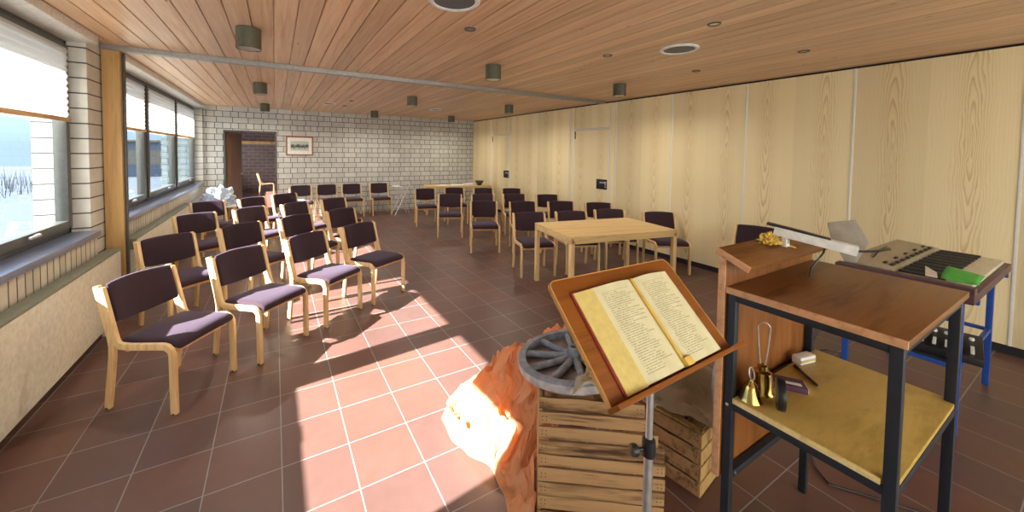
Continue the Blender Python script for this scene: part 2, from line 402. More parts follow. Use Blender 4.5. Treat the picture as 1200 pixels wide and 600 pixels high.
# back wall with the doorway
DX0, DX1, DZ = -1.01, .045, 2.09
w = MB(); t_ = .24
w.box((-1.9, YB, -.1), (DX0, YB+t_, CH+.1)); w.box((DX1, YB, -.1), (XW+.2, YB+t_, CH+.1)); w.box((DX0, YB, DZ), (DX1, YB+t_, CH+.1))
struct(w.build('wall_back', m_brick, smooth=0))
fr = MB(); 
for x in (DX0, DX1-.035): fr.box((x, YB-.012, 0), (x+.035, YB+t_+.01, DZ))
fr.box((DX0, YB-.012, DZ-.035), (DX1, YB+t_+.01, DZ))
struct(fr.build('trim_1', m_winframe, bevel=.003))
d1 = struct(empty('door_1', (DX0+.04, YB+.2, 0), R(77)))
MB().box((0, -.02, .01), (.96, .022, DZ-.05)).build('door_leaf', m_doorleaf, d1, bevel=.003)
h = MB().tube([(.88,-.02,1.03),(.88,-.07,1.03),(.77,-.07,1.03)], .009); h.lathe([(.0,0),(.025,0),(.025,.006),(0,.006)], (.88,-.02,1.03), 16, Matrix.Rotation(R(90),4,'X'))
h.build('door_handle', m_alu, d1)

# passage room behind the doorway
struct(MB().box((-2.6, YB+t_, -.12), (2.4, 18, -.0)).build('floor_passage', m_floor, smooth=0))
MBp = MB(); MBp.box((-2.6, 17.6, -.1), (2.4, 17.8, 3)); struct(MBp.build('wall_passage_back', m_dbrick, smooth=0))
p = MB(); p.box((2.2, YB+t_, -.1), (2.4, 17.7, 3)); struct(p.build('wall_passage_right', m_roomwhite, smooth=0))
p = MB(); X0 = -1.75; p.box((X0-.2, YB+t_, -.1), (X0, 12.2, 3)); p.box((X0-.2, 16.9, -.1), (X0, 17.7, 3)); p.box((X0-.2, 12.2, -.1), (X0, 16.9, .75)); p.box((X0-.2, 12.2, 2.05), (X0, 16.9, 3))
struct(p.build('wall_passage_left', m_brick_y, smooth=0))
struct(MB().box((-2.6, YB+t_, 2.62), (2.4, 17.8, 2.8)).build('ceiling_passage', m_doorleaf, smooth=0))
struct(MB().box((-1.75, 17.52, 1.86), (2.2, 17.6, 1.98)).build('trim_2', m_post, bevel=.004))
struct(MB().box((-1.78, 12.0, .70), (-1.48, 17.0, .75)).build('window_sill_passage', m_white, bevel=.004))

# left wall: two window bays separated by a pier
XP = -1.37
BAY = [(1.22, 4.62), (5.06, 10.30)]
ZS, ZT = .90, 2.56
lo = MB(); lo.box((-1.75, YF, -.1), (XP, BAY[0][0], CH+.05)); lo.box((-1.75, BAY[1][1], -.1), (XP, YB, CH+.05))
for a, b in BAY: lo.box((-1.75, a, -.1), (XP, b, ZS-.25-.145*0))
struct(lo.build('wall_left', m_brick_y, smooth=0))
# pier end faces are brick seen along x
pf = MB(); pf.box((-1.75, BAY[0][1], -.1), (-1.41, BAY[1][0], CH+.02)); struct(pf.build('wall_left_pier', m_brick_end, smooth=0))
for k, (a, b) in enumerate(BAY):
    s_ = MB(); s_.box((-1.74, a, ZS-.25), (XP, b, ZS-.03)); struct(s_.build('wall_left_soldier_course', m_soldier, smooth=0))
    st = MB(); st.box((-1.56, a-.0, ZS-.03), (-1.345, b, ZS+.02)); struct(st.build('window_sill', m_sill, bevel=.004))
    hd = MB(); hd.box((-1.75, a, ZT), (-1.33, b, CH+.05)); struct(hd.build('trim_%d' % (3+k), m_white, bevel=.004))

def window(idx, a, b, mulls, outer_x=-1.60):
    """dark framed sashes with pleated half-drawn blinds, glass and handles"""
    root = struct(empty('window_%d' % idx, (0, a, 0)))
    x0, x1 = outer_x, -1.53
    z0, z1 = ZS+.02, ZT
    f = MB(); f.box((x0, 0, z0), (x1, b-a, z0+.055)); f.box((x0, 0, z1-.05), (x1, b-a, z1))
    ys = [a] + mulls + [b]
    f.box((x0, 0, z0), (x1, .05, z1)); f.box((x0, b-a-.05, z0), (x1, b-a, z1))
    for m in mulls: f.box((x0, m-a-.06, z0), (x1, m-a+.06, z1))
    f.build('window_frame', m_winframe, root, bevel=.004)
    for i in range(len(ys)-1):
        p0 = ys[i]-a+(.05 if i == 0 else .06); p1 = ys[i+1]-a-(.05 if i == len(ys)-2 else .06)
        s = MB(); xi = -1.505; q0, q1 = z0+.05, z1-.045; g = .065
        s.box((x0+.012, p0, q0), (xi, p0+g, q1)); s.box((x0+.012, p1-g, q0), (xi, p1, q1)); s.box((x0+.012, p0+g, q0), (xi, p1-g, q0+g)); s.box((x0+.012, p0+g, q1-g), (xi, p1-g, q1))
        sash = s.build('sash', m_winframe, root, bevel=.004)
        MB().box((-1.563, p0+g-.01, q0+g-.01), (-1.557, p1-g+.01, q1-g+.01)).build('pane', m_glass, sash, smooth=0)
        hd = MB(); yc = (p0+p1)/2+.25; hd.box((-1.505, yc-.03, q0+.03), (-1.485, yc+.03, q0+.055)); hd.box((-1.49, yc-.12, q0+.034), (-1.475, yc+.02, q0+.052)); hd.build('window_handle', m_alu, sash, bevel=.003)
        # pleated blind, hung between the sash edges and reaching half way down
        zb = 1.905; top = q1-.03; nz = 22; vs = []; fs = []
        bl = MB()
        for k in range(nz+1):
            zz = top + (zb-top)*k/nz; xx = -1.498 + (.006 if k % 2 else -.006)
            vs += [(xx, p0+g-.03, zz), (xx, p1-g+.03, zz)]
        for k in range(nz): fs.append((2*k, 2*k+1, 2*k+3, 2*k+2))
        bl.add(vs, fs); blo = bl.build('blind', m_blind, root, smooth=0, solid=.0015)
        MB().box((-1.512, p0+g-.03, zb-.035), (-1.485, p1-g+.03, zb)).build('blind_rail', m_beech_y, blo, bevel=.003)
    return root
window(1, *BAY[1], [6.78, 8.52])
window(2, *BAY[0], [2.83])

# wooden post and ceiling track of the folding partition
struct(MB().box((-1.40, 4.90, 0), (-1.27, 5.02, CH)).build('trim_5', m_post, bevel=.004))
struct(MB().box((-1.27, 4.945, 0), (-1.25, 4.985, CH-.06)).build('trim_6', m_winframe, bevel=.002))
tr = struct(empty('trim_7', (0, 4.92, CH)))
MB().box((-1.40, -.038, -.042), (5.25, -.022, .01)).build('track_side', m_track, tr, bevel=.003)
MB().box((-1.40, .022, -.042), (5.25, .038, .01)).build('track_side', m_track, tr, bevel=.003)
k = MB(); k.box((-1.40, -.042, -.052), (5.25, -.008, -.042)); k.box((-1.40, .008, -.052), (5.25, .042, -.042)); k.box((-1.4, -.022, -.01), (5.25, .022, .005)); k.build('track_rail', m_track, tr, bevel=.002)

# right wall of tall ash panels with pale seams
wr = struct(MB().box((XW+.03, YF, -.1), (XW+.25, YB, CH+.1)).build('wall_right', m_dark, smooth=0))
PZ0, PZ1 = .075, CH-.024
def panel(y0, y1, z0=PZ0, z1=PZ1, x=XW):
    c = (x+.017, (y0+y1)/2, 0)
    m = MB(); m.box((-.017, (y0-y1)/2+.004, z0), (.017, (y1-y0)/2-.004, z1))
    o = m.build('panel', m_ash, wr, c, bevel=.002); return o
def seam(y, z0=PZ0, z1=PZ1, w=.019):
    MB().box((XW-.006, y-w/2, z0), (XW+.03, y+w/2, z1)).build('seam_profile', m_seam, wr, bevel=.002)
ys = [-2.6, -1.67, -.61, .45, 1.51, 2.57, 3.63, 4.74]
for a, b in zip(ys[:-1], ys[1:]): panel(a, b)
for y in ys[1:]: seam(y)
panel(4.76, 4.88); seam(4.885, w=.012); 
panel(5.83, 5.95); seam(5.96); panel(5.96, 7.1); seam(7.1, w=.008); panel(7.1, 8.21); seam(8.21)
panel(8.215, 8.27); seam(9.34); panel(9.21, 9.33); panel(9.34, YB-.01)
def walldoor(idx, y0, y1, head, hy):
    panel(y0, y1, head+.03, PZ1)
    root = struct(empty('door_%d' % idx, (XW, (y0+y1)/2, 0)))
    hw = (y1-y0)/2
    MB().box((0, -hw+.008, PZ0), (.034, hw-.008, head)).build('door_leaf', m_ash, root, bevel=.002)
    f = MB(); 
    for s in (-1, 1): f.box((-.008, s*hw-.009, PZ0), (.03, s*hw+.009, head+.03))
    f.box((-.004, -hw, head+.005), (.03, hw, head+.025)); f.build('door_frame', m_seam, root, bevel=.002)
    pl = MB(); pl.box((-.010, hy-.13, .985), (.002, hy+.13, 1.175)); p_ = pl.build('pull_plate', m_blackpl, root, bevel=.003)
    g = MB(); g.box((-.016, hy-.12, 1.10), (-.009, hy+.04, 1.125)); 
    for q in range(3): g.box((-.014, hy-.115, 1.02+q*.045), (-.009, hy-.085, 1.045+q*.045))
    g.build('pull_inlay', m_alu, p_, bevel=.001)
    hg = MB(); hg.box((-.012, hw-.03, head-.17), (.0, hw-.006, head-.02)); hg.build('hinge', m_winframe, root, bevel=.002)
walldoor(2, 4.89, 5.82, 2.13, -.30)
walldoor(3, 8.28, 9.205, 2.13, -.30)
struct(MB().box((XW+.012, YF, 0), (XW+.05, YB, .07)).build('baseboard_right', m_dark, smooth=0))

# wall behind the photographer: unseen; wide glazing added to let daylight in
wf = MB(); wf.box((-1.9, YF-.2, -.1), (XW+.2, YF, .25)); wf.box((-1.9, YF-.2, 2.5), (XW+.2, YF, CH+.1))
for x in (-1.9, .45, 2.75, 5.1): wf.box((x, YF-.2, .4), (x+.35, YF, 2.5))
struct(wf.build('wall_front', m_roomwhite, smooth=0))
for i, x in enumerate((-1.55, .8, 3.1)):
    rt = struct(empty('window_%d' % (3+i), (x, YF-.1, .4)))
    m = MB(); W_ = 1.95 if i < 2 else 2.0
    for a in (0, W_-.06): m.box((a, -.03, 0), (a+.06, .03, 2.1))
    m.box((0, -.03, 0), (W_, .03, .06)); m.box((0, -.03, 2.04), (W_, .03, 2.1)); m.build('window_frame', m_winframe, rt, bevel=.004)
    MB().box((.06, -.004, .06), (W_-.06, .004, 2.04)).build('pane', m_glass, rt, smooth=0)

# radiators under the sills
def radiator(y0, y1, label):
    r = empty('radiator', (-1.30, y0, 0), 0, label, 'radiator', 'radiators below the windows'); L = y1-y0
    b = MB(); b.box((-.045, 0, .10), (.045, L, .70)); b.build('panel', m_rad, r, bevel=.012, seg=3)
    g = MB(); g.box((-.05, .0, .70), (.05, L, .715))
    g.box((-.05, -.004, .60), (.05, .004, .71)); g.build('top_cover', plain('dull green grille', (.20,.22,.17), .5), r, bevel=.003)
    t = MB(); t.tube([(0, L-.05, .12), (0, L+.08, .12), (0, L+.08, .0)], .012); t.build('pipe', m_rad, r)
    for q in (.25, L-.25): MB().box((-.02, q-.02, 0), (.02, q+.02, .11)).build('foot', m_rad, r, bevel=.003)
radiator(5.20, 8.2, 'long cream radiator under the far window, behind the left chair block')
radiator(1.6, 4.75, 'cream radiator under the near window, beside the closest chair')

# ------------------------------------------------------------------ ceiling fittings
def lamp(label):
    l = empty('ceiling_lamp', (0,0,CH), 0, label, 'ceiling lamp', 'cylinder ceiling lamps')
    r = .088; h = .165
    m = MB().lathe([(.001,-.002),(r,-.002),(r,-h),(r-.004,-h),(r-.004,-h+.055),(.03,-h+.07)], n=32); m.build('housing', m_lamp, l)
    q = MB().lathe([(r-.006,-h+.004),(r-.012,-h+.045),(.04,-h+.065),(.001,-h+.068)], n=28); q.build('reflector', m_lampin, l)
    b = MB().lathe([(.001,-h+.020),(.026,-h+.026),(.032,-h+.045),(.02,-h+.066)], n=20); b.build('bulb', plain('frosted bulb', (.85,.85,.82), .3), l)
    return l
cols_ = ['left column', 'middle column', 'right column']; rows_ = ['nearest row before the ceiling track', 'second row just past the ceiling track', 'far row by the brick wall']
L0 = None; lamp_pos = []
for j, y in enumerate((3.62, 6.46, 9.35)):
    for i, x in enumerate((-.175, 2.11, 4.15)):
        lab = 'olive cylinder ceiling lamp, %s, %s' % (cols_[i], rows_[j])
        if L0 is None: L0 = o = lamp(lab)
        else: o = copy_tree(L0); o['label'] = lab
        o.location = (x, y, CH); lamp_pos.append((x, y))
def speaker(label, x, y, r=.165):
    s = empty('ceiling_speaker', (x, y, CH), 0, label, 'ceiling speaker', 'round ceiling speakers')
    MB().lathe([(r-.035,-.004),(r-.03,-.014),(r-.01,-.016),(r,-.008),(r,.0)], n=48).build('rim', m_white, s)
    MB().lathe([(.001,-.011),(r-.06,-.010),(r-.03,-.007)], n=40).build('grille', m_grey, s); return s
speaker('round white rimmed ceiling speaker, cut by the top edge', 1.0, 2.22)
speaker('round white rimmed ceiling speaker nearest the wooden panel wall', 3.2, 2.12)
speaker('small far ceiling speaker between left and middle lamp columns', .97, 8.41, .14)
speaker('small far ceiling speaker between middle and right lamp columns', 3.18, 8.07, .14)
def spot(label, x, y, r=.042):
    s = empty('recessed_spotlight', (x, y, CH), 0, label, 'spotlight', 'recessed spotlights')
    MB().lathe([(r-.012,.004),(r-.01,-.006),(r,-.008),(r+.006,.0)], n=28).build('bezel', m_winframe, s)
    MB().lathe([(.001,-.002),(r-.014,-.003),(r-.012,.0)], n=24).build('lens', m_lampin, s)
for lab, x, y in (('recessed ceiling spotlight between the two near speakers, left one', 1.338, 2.665), ('recessed ceiling spotlight midway behind the near right speaker', 2.84, 2.638), ('recessed ceiling spotlight nearest the camera beside the right speaker', 2.809, 1.587), ('recessed ceiling spotlight close to the panel wall beyond right speaker', 4.2, 2.558), ('rightmost recessed ceiling spotlight close to the panel wall', 4.217, 1.553), ('far small recessed spotlight, nearer of two beyond the track', 1.30, 7.70), ('far small recessed spotlight, farther of two beyond the track', 1.322, 8.67)):
    spot(lab, x, y)

# ------------------------------------------------------------------ chairs
def make_chair(glides=False):
    root = empty('conference_chair')
    hx = .232; W = .042; T = .026
    def P(pts, x): return [(x, a, b) for a, b in pts]
    front = [(-.238,0),(-.232,.36)] + [(-.232+.06*(1-math.cos(R(a))), .365+.06*math.sin(R(a))) for a in (15,40,65,90)] + [(.06,.408)] + [(.105+.06*math.sin(R(a))*1.0-.0, .406+.055*(1-math.cos(R(a)))) for a in (20,45,70)] + [(.176,.49),(.256,.775)]
    rear = [(.225,0),(.186,.33),(.184,.40),(.194,.46),(.287,.785)]
    legs = []
    for s in (-1, 1):
        a = MB(); a.tube(P(front, s*hx), 0, rect=(W, T), up=(1,0,0)); legs.append(a.build('leg', m_beech, root, bevel=.006))
        b = MB(); b.tube(P(rear, s*hx), 0, rect=(W, T), up=(1,0,0)); legs.append(b.build('leg', m_beech, root, bevel=.006))
    if glides:
        for i, lg in enumerate(legs):
            x = -hx if i < 2 else hx; y = -.238 if i % 2 == 0 else .225
            MB().lathe([(.0,0),(.014,0),(.016,.008),(.0,.009)], (x,y,0.0), 12).build('glide', m_rubber, lg)
    fr = MB(); fr.box((-hx+.02, -.215, .365), (hx-.02, -.192, .412)); fr.build('front_rail', m_beech_y, root, bevel=.004)
    br = MB(); br.box((-hx+.02, .10, .36), (hx-.02, .122, .40)); br.build('back_rail', m_beech_y, root, bevel=.004)
    # seat pad: rounded cross-section with a waterfall front
    sec = [(.135,.412),(.15,.425),(.148,.442),(.12,.452),(-.02,.454),(-.16,.462),(-.215,.458),(-.245,.446),(-.262,.425),(-.262,.405),(-.25,.396),(-.21,.404),(-.1,.408),(.05,.408)]
    def ring(x, k):
        cy, cz = -.05, .43
        return [Vector((x, cy+(y-cy)*(1-.02*k), cz+(z-cz)*(1-.55*k) + .004*(1-(x/.21)**2))) for y, z in sec]
    hw = hx-.022
    xs = [-hw]+[-hw+.006, -hw+.02]+[(-.16+.08*i) for i in range(5)]+[hw-.02, hw-.006]+[hw]
    ks = [.75,.3,.06]+[0]*5+[.06,.3,.75]
    MB().loft([ring(x, k) for x, k in zip(xs, ks)]).build('seat', m_plum, root, smooth=60)
    # back pad: curved in plan, lower edge bowed
    def bring(x, k):
        u = x/hw; c = .050*(1-u*u); z0 = .548-.022*(1-u*u); z1 = .795-.004*u*u; t = .036*(1-.5*k); pts = []
        zc = (z0+z1)/2; hh = (z1-z0)/2*(1-.06*k)
        for a in range(16):
            an = 2*math.pi*a/16; ca, sa = math.cos(an), math.sin(an)
            py = math.copysign(abs(ca)**.55, ca)*t/2; pz = math.copysign(abs(sa)**.45, sa)*hh
            z = zc+pz; pts.append(Vector((x, .172+(z-.5)*.27+c+py, z)))
        return pts
    xs = [-hw,-hw+.005,-hw+.016]+[-.15+.05*i for i in range(7)]+[hw-.016,hw-.005,hw]
    ks = [1,.35,.06]+[0]*7+[.06,.35,1]
    MB().loft([bring(x, k) for x, k in zip(xs, ks)]).build('backrest', m_plum, root, smooth=60)
    return root
protoA = make_chair(True); protoB = make_chair(False); usedp = {'A': False, 'B': False}
def chair(mid, ang, label, group, kind='B', top=True):
    pr = protoA if kind == 'A' else protoB
    if not usedp[kind]: o = pr; usedp[kind] = True
    else: o = copy_tree(pr)
    a = R(ang); k = .275 if top else 0
    o.location = (mid[0]+k*math.sin(a), mid[1]-k*math.cos(a), 0); o.rotation_euler = (0,0,a)
    tag(o, label, 'chair', group); return o
ordw = ['front', 'second', 'third', 'rear']
posL = ['nearest the windows', 'second from the windows', 'third from the windows', 'at the aisle']
LB = [[((-.83,3.44),54),((-.29,3.87),43),((.26,4.28),39),((.84,4.61),31)],
      [((-.94,4.79),38),((-.36,5.19),38),((.22,5.56),38),((.83,5.90),30)],
      [((-.93,6.27),31),((-.34,6.62),40),((.27,6.93),38),((.90,7.27),27)],
      [((-.97,7.67),25),((-.37,7.97),38),((.15,8.42),28)]]
for r, row in enumerate(LB):
    for c, (mid, a) in enumerate(row):
        p = posL[c] if not (r == 3 and c == 2) else 'at the aisle'
        chair(mid, a, 'beech chair with plum pads, left block, %s row, %s' % (ordw[r], p), 'chairs of the left block', 'A' if r == 0 else 'B')
posR = ['at the aisle', 'second from the aisle', 'third from the aisle', 'nearest the panel wall']
RB = [[((3.20,4.41),-20),((3.84,4.22),-22),((4.53,4.10),-26),((5.0,3.57),-31)],
      [((3.20,5.77),-25),((3.82,5.45),-26),((4.46,5.17),-25),((4.96,4.75),-30)],
      [((3.11,7.04),-23),((3.73,6.77),-25),((4.36,6.53),-27),((4.92,6.14),-25)],
      [((3.03,8.30),-14),((3.74,8.23),-14),((4.35,7.88),-22),((4.96,7.56),-28)]]
for r, row in enumerate(RB):
    for c, (mid, a) in enumerate(row):
        chair(mid, a, 'beech chair with plum pads, right block, %s row, %s' % (ordw[r], posR[c]), 'chairs of the right block')
posE = ['leftmost, beside the doorway', 'second from the doorway', 'third from the doorway', 'rightmost, beside the folding stand']
for i, (mid, a) in enumerate((((.53,10.16),4),((1.12,10.2),0),((1.71,10.2),-2),((2.40,10.16),-3))):
    chair(mid, a, 'beech chair against the white brick wall, %s' % posE[i], 'chairs along the brick wall')
chair((5.13,2.27), -78, 'beech chair standing alone by the panel wall, behind the lectern', None)
pc = chair((-.55,15.9), 92, 'pale framed chair in the dark room beyond the doorway', None)
sh = MB(); sh.grid(lambda u, v: (-.10+.2*u, -.14+.28*v, .004+.004*math.sin(u*5)*v), 6, 6)
o = sh.build('paper_sheet', m_cyanpaper, solid=.001); o.location = (.53-.02, 9.86, .472); o.rotation_euler[2] = R(12)
tag(o, 'turquoise paper sheet lying on the leftmost chair by brick wall', 'paper')

# ------------------------------------------------------------------ tables
def table(name, label, c, ang, L, W, H, mat, group=None):
    t = empty(name, (*c, 0), R(ang), label, 'table', group); x, y = L/2, W/2; lw = .052
    MB().box((-x, -y, H-.022), (x, y, H)).build('tabletop', mat, t, bevel=.003)
    for s in (-1, 1):
        MB().box((-x+.001, s*(y-.014)-.013, H-.078), (x-.001, s*(y-.014)+.013, H-.022)).build('apron', mat, t, bevel=.002)
        MB().box((s*(x-.014)-.013, -y+.028, H-.078), (s*(x-.014)+.013, y-.028, H-.022)).build('apron', mat, t, bevel=.002)
    for sx in (-1, 1):
        for sy in (-1, 1):
            X, Y = sx*(x-lw/2-.001), sy*(y-lw/2-.001)
            lg = MB().box((X-lw/2, Y-lw/2, 0), (X+lw/2, Y+lw/2, H-.023)).build('leg', m_beech, t, bevel=.007, seg=3)
    return t
table('wooden_table', 'light wooden table in front of the right chair block', (3.545,3.29), -11, 1.47, .89, .755, m_table)
bt = table('side_table', 'long wooden table with papers in the back corner by panel wall', (4.30,9.25), -14, 1.75, .62, .75, m_table)
def paper(x, y, z, w, d, a, label, mat=m_paper, th=.004, nm='paper_sheet', cat='paper', grp='papers on the back table'):
    m = MB(); m.box((-w/2,-d/2,0),(w/2,d/2,th)); o = m.build(nm, mat, bevel=.001); o.location = (x,y,z); o.rotation_euler[2] = R(a); return tag(o, label, cat, grp)
paper(3.90, 9.32, .7505, .30, .21, 20, 'white paper sheet on the back corner table, left end', th=.012)
paper(4.25, 9.16, .7505, .34, .24, -30, 'white paper stack on the back corner table, middle', th=.03)
paper(4.62, 9.14, .7505, .30, .22, 5, 'white booklet on the back corner table, right end', th=.045, nm='booklet', cat='booklet')
hat = empty('dark_dish', (4.86, 9.02, .7505), 0, 'dark green dish at the right end of the back corner table', 'dish')
MB().lathe([(.0,0),(.05,0),(.06,.02),(.11,.10),(.125,.12),(.118,.12),(.05,.03),(.0,.025)], n=28).build('bowl', plain('dark green glaze', (.05,.06,.03), .4), hat)
MB().lathe([(.118,.112),(.128,.118),(.128,.126),(.116,.122)], n=28).build('rim', m_blackpl, hat)

# folding stand beside the rear chairs
fs_ = empty('folding_stand', (2.86, 9.66, 0), R(0), 'silver folding cross-legged stand at the white brick wall', 'stand')
for dy in (-.16, .16):
    MB().tube([(-.20,dy,0),(.20,dy,.80)], .013, 10).build('leg', m_alu, fs_); MB().tube([(.20,dy*.85,0),(-.10,dy*.85,.73)], .013, 10).build('leg', m_alu, fs_)
MB().tube([(.20,-.17,.80),(.20,.17,.80)], .012, 8).tube([(-.10,-.15,.73),(-.10,.15,.73)], .012, 8).build('crossbar', m_alu, fs_)
MB().box((-.21,-.15,.735),(-.02,.15,.75)).build('tray', m_white, fs_, bevel=.004)

# bundle in clear plastic on a low table, far left under the window end
lt = empty('low_table', (-.98, 9.30, 0), R(8), 'low table under the plastic bundle by the far window', 'table')
MB().box((-.27,-.38,.50),(.27,.38,.53)).build('tabletop', m_white, lt, bevel=.004)
for sx in (-1,1):
    for sy in (-1,1): MB().box((sx*.24-.02,sy*.34-.02,0),(sx*.24+.02,sy*.34+.02,.50)).build('leg', m_beech, lt, bevel=.004)
bu = MB()
def bfn(u, v):
    th = 2*math.pi*u; ph = v*math.pi/2; d = Vector((math.cos(th)*math.cos(ph), math.sin(th)*math.cos(ph), math.sin(ph)))
    r = 1 + .30*noise.noise(d*3.1) + .18*abs(noise.noise(d*8)) + .06*noise.noise(d*19)
    return (d.x*.27*r, d.y*.36*r, d.z*.33*r)
bu.grid(bfn, 72, 30); o = bu.build('plastic_bundle', m_foil, smooth=30); o.location = (-.98, 9.30, .53)
tag(o, 'crumpled shiny pale blue plastic bundle at the end of the far window', 'bundle')

# picture on the back wall
pc_ = empty('framed_picture', (.535, YB, 1.755), 0, 'small framed landscape print on white brick wall beside the doorway', 'picture')
W2, H2 = .30, .235; f = MB()
for s in (-1,1): f.box((s*(W2-.015)-.015,-.025,-H2),(s*(W2-.015)+.015,-.002,H2)); f.box((-W2+.03,-.025,s*(H2-.015)-.015),(W2-.03,-.002,s*(H2-.015)+.015))
f.build('frame', plain('reddish frame wood', (.33,.13,.05), .4), pc_, bevel=.003)
MB().box((-W2+.028,-.012,-H2+.028),(W2-.028,-.004,H2-.028)).build('mat_board', m_paper, pc_, smooth=0)
g = MB(); g.grid(lambda u, v: (-.20+.40*u, -.0135, -.115+.235*v), 2, 2); g.build('print', etching(), pc_, solid=.001, smooth=0)

# ------------------------------------------------------------------ lectern
LX0, LX1, LY0, LY1 = 1.505, 2.265, .300, .760
lec = empty('lectern', (0,0,0), 0, 'brown wooden lectern on a black steel frame, right foreground', 'lectern')
ps = .030
posts = {}
for nm, x, y in (('fl',LX0+.03,LY1-.005),('fr',LX0+.03,LY0+.012),('bl',LX1-.015,LY1-.005),('br',LX1-.015,LY0+.012)):
    posts[nm] = (x, y); MB().box((x-ps/2,y-ps/2,0),(x+ps/2,y+ps/2,1.126)).build('leg', m_black, lec, bevel=.003)
def rail(a, b, z, t=.028):
    (x0,y0),(x1,y1) = posts[a], posts[b]
    if abs(x1-x0) > abs(y1-y0): lo, hi = (min(x0,x1)+ps/2, y0-t/2, z-t/2), (max(x0,x1)-ps/2, y0+t/2, z+t/2)
    else: lo, hi = (x0-t/2, min(y0,y1)+ps/2, z-t/2), (x0+t/2, max(y0,y1)-ps/2, z+t/2)
    MB().box(lo, hi).build('rail', m_black, lec, bevel=.003)
for z in (1.112, .688):
    for a, b in (('fl','fr'),('bl','br'),('fl','bl'),('fr','br')): rail(a, b, z)
rail('fl','bl',.40); 
tp = MB().box((LX0+.012, LY0-.012, 1.127), (LX1+.03, LY1+.012, 1.150)).build('worktop', m_brown, lec, bevel=.002)
MB().box((LX0+.004, LY0-.012, 1.1265), (LX0+.012, LY1+.012, 1.1505)).build('edge_band', m_edge, tp, bevel=.0015)
sf = MB().box((LX0+.022, LY0+.0, .703), (LX1+.005, LY1-.022, .721)).build('lower_shelf', m_chip, lec, bevel=.002)
MB().box((LX0+.014, LY0+.03, .7025), (LX0+.022, LY1-.022, .7215)).build('edge_band', m_chipedge, sf, bevel=.0015)
pn = MB().box((LX0+.008, LY1+.014, .385), (LX1+.03, LY1+.040, 1.268)).build('front_panel', m_brown_y, lec, bevel=.002)
MB().box((LX0, LY1+.014, .385), (LX0+.008, LY1+.040, 1.268)).build('edge_band', m_edge, pn, bevel=.0015)
mr = Matrix.Translation((0, LY1+.040, 1.281)) @ Matrix.Rotation(R(22), 4, 'X')
rs = MB().box((LX0+.008, -.118, -.012), (LX1-.02, .012, .012), mr).build('book_rest', m_brown, lec, bevel=.002)
MB().box((LX0, -.118, -.0122), (LX0+.008, .012, .0122), mr).build('edge_band', m_edge, rs, bevel=.0015)
for k, p in enumerate(((.0,.0),)): 
    s = MB()
    for x, y, z in ((LX0+.013, LY1-.005, .69), (LX0+.06, LY1-.02, .405)): s.lathe([(.0,0),(.005,0),(.006,.003),(0,.005)], (x, y, z), 10, Matrix.Rotation(R(-90),4,'Y'))
    s.build('screw', m_alu, lec)

# things on the lower shelf
SZ = .7212
b1 = empty('hand_bell', (1.575,.70,SZ), 0, 'small brass bell with a ring handle on the lectern shelf', 'bell', 'bells on the lectern shelf')
MB().lathe([(.0,.004),(.036,.0),(.040,.002),(.034,.016),(.027,.045),(.018,.065),(.008,.074),(.006,.082),(0,.084)], n=28).build('bell_body', m_brass, b1)
MB().tube([(.017*math.cos(R(a)), .006*math.sin(R(a)), .102+.022*math.sin(R(a))) for a in range(0,360,24)], .0028, 8, True).build('ring_handle', m_alu, b1)
MB().tube([(0,0,.002),(0,0,.03)], .004, 8).build('clapper', m_brass, b1)
b2 = empty('hand_bell', (1.665,.702,SZ), R(25), 'tall brass bell with a long wire loop handle on lectern shelf', 'bell', 'bells on the lectern shelf')
MB().lathe([(.0,.004),(.040,.0),(.042,.004),(.036,.012),(.033,.075),(.031,.085),(.018,.092),(.017,.108),(.010,.114),(0,.116)], n=28).build('bell_body', m_brass, b2)
wp = [(0,.008,.112),(0,.014,.17),(0,.020,.255)] + [(0,.020*math.cos(R(a)),.262+.02*math.sin(R(a))) for a in range(0,181,30)] + [(0,-.020,.255),(0,-.014,.17),(0,-.008,.112)]
MB().tube(wp, .0026, 8).build('wire_handle', m_alu, b2); MB().tube([(0,0,.003),(0,0,.04)], .005, 8).build('clapper', m_brass, b2)
tape = empty('tape_roll', (1.612,.618,SZ+.0568), 0, 'black tape roll standing on edge beside the brass bells', 'tape')
tm = Matrix.Rotation(R(-62),4,'Z') @ Matrix.Rotation(R(90),4,'Y')
MB().lathe([(.034,-.012),(.055,-.012),(.0565,-.010),(.0565,.010),(.055,.012),(.034,.012),(.034,-.012)], n=40, m=tm).build('tape_band', m_blackpl, tape)
MB().lathe([(.029,-.012),(.034,-.012),(.034,.012),(.029,.012),(.029,-.012)], n=36, m=tm).build('core', plain('grey cardboard', (.30,.29,.27), .7), tape)
mb_ = empty('matchbox', (1.80,.665,SZ), R(35), 'purple and white matchbox lying behind the tape roll', 'matchbox')
MB().box((-.035,-.055,0),(.035,.055,.022)).build('sleeve', m_purple, mb_, bevel=.001)
MB().box((-.030,-.058,.002),(.030,.058,.020)).box((-.02,-.04,.0215),(.0,.045,.0228)).build('tray', m_paper, mb_, bevel=.001)
pe = empty('marker_pen', (1.95,.665,SZ+.007), R(50), 'black marker pen lying on the lectern shelf', 'pen')
MB().tube([(-.075,0,0),(.03,0,0)], .006, 10).build('barrel', m_blackpl, pe); MB().tube([(.03,0,0),(.065,0,0)], .0068, 10).build('cap', m_dark, pe)
wt = empty('white_box', (2.08,.715,SZ), R(-12), 'small white packet at the back of the lectern shelf', 'packet')
MB().box((-.05,-.02,0),(.05,.02,.035)).build('body', m_paper, wt, bevel=.006); MB().box((-.048,-.0205,.010),(.048,.0205,.022)).build('band', plain('beige label', (.55,.42,.2), .6), wt, bevel=.001)

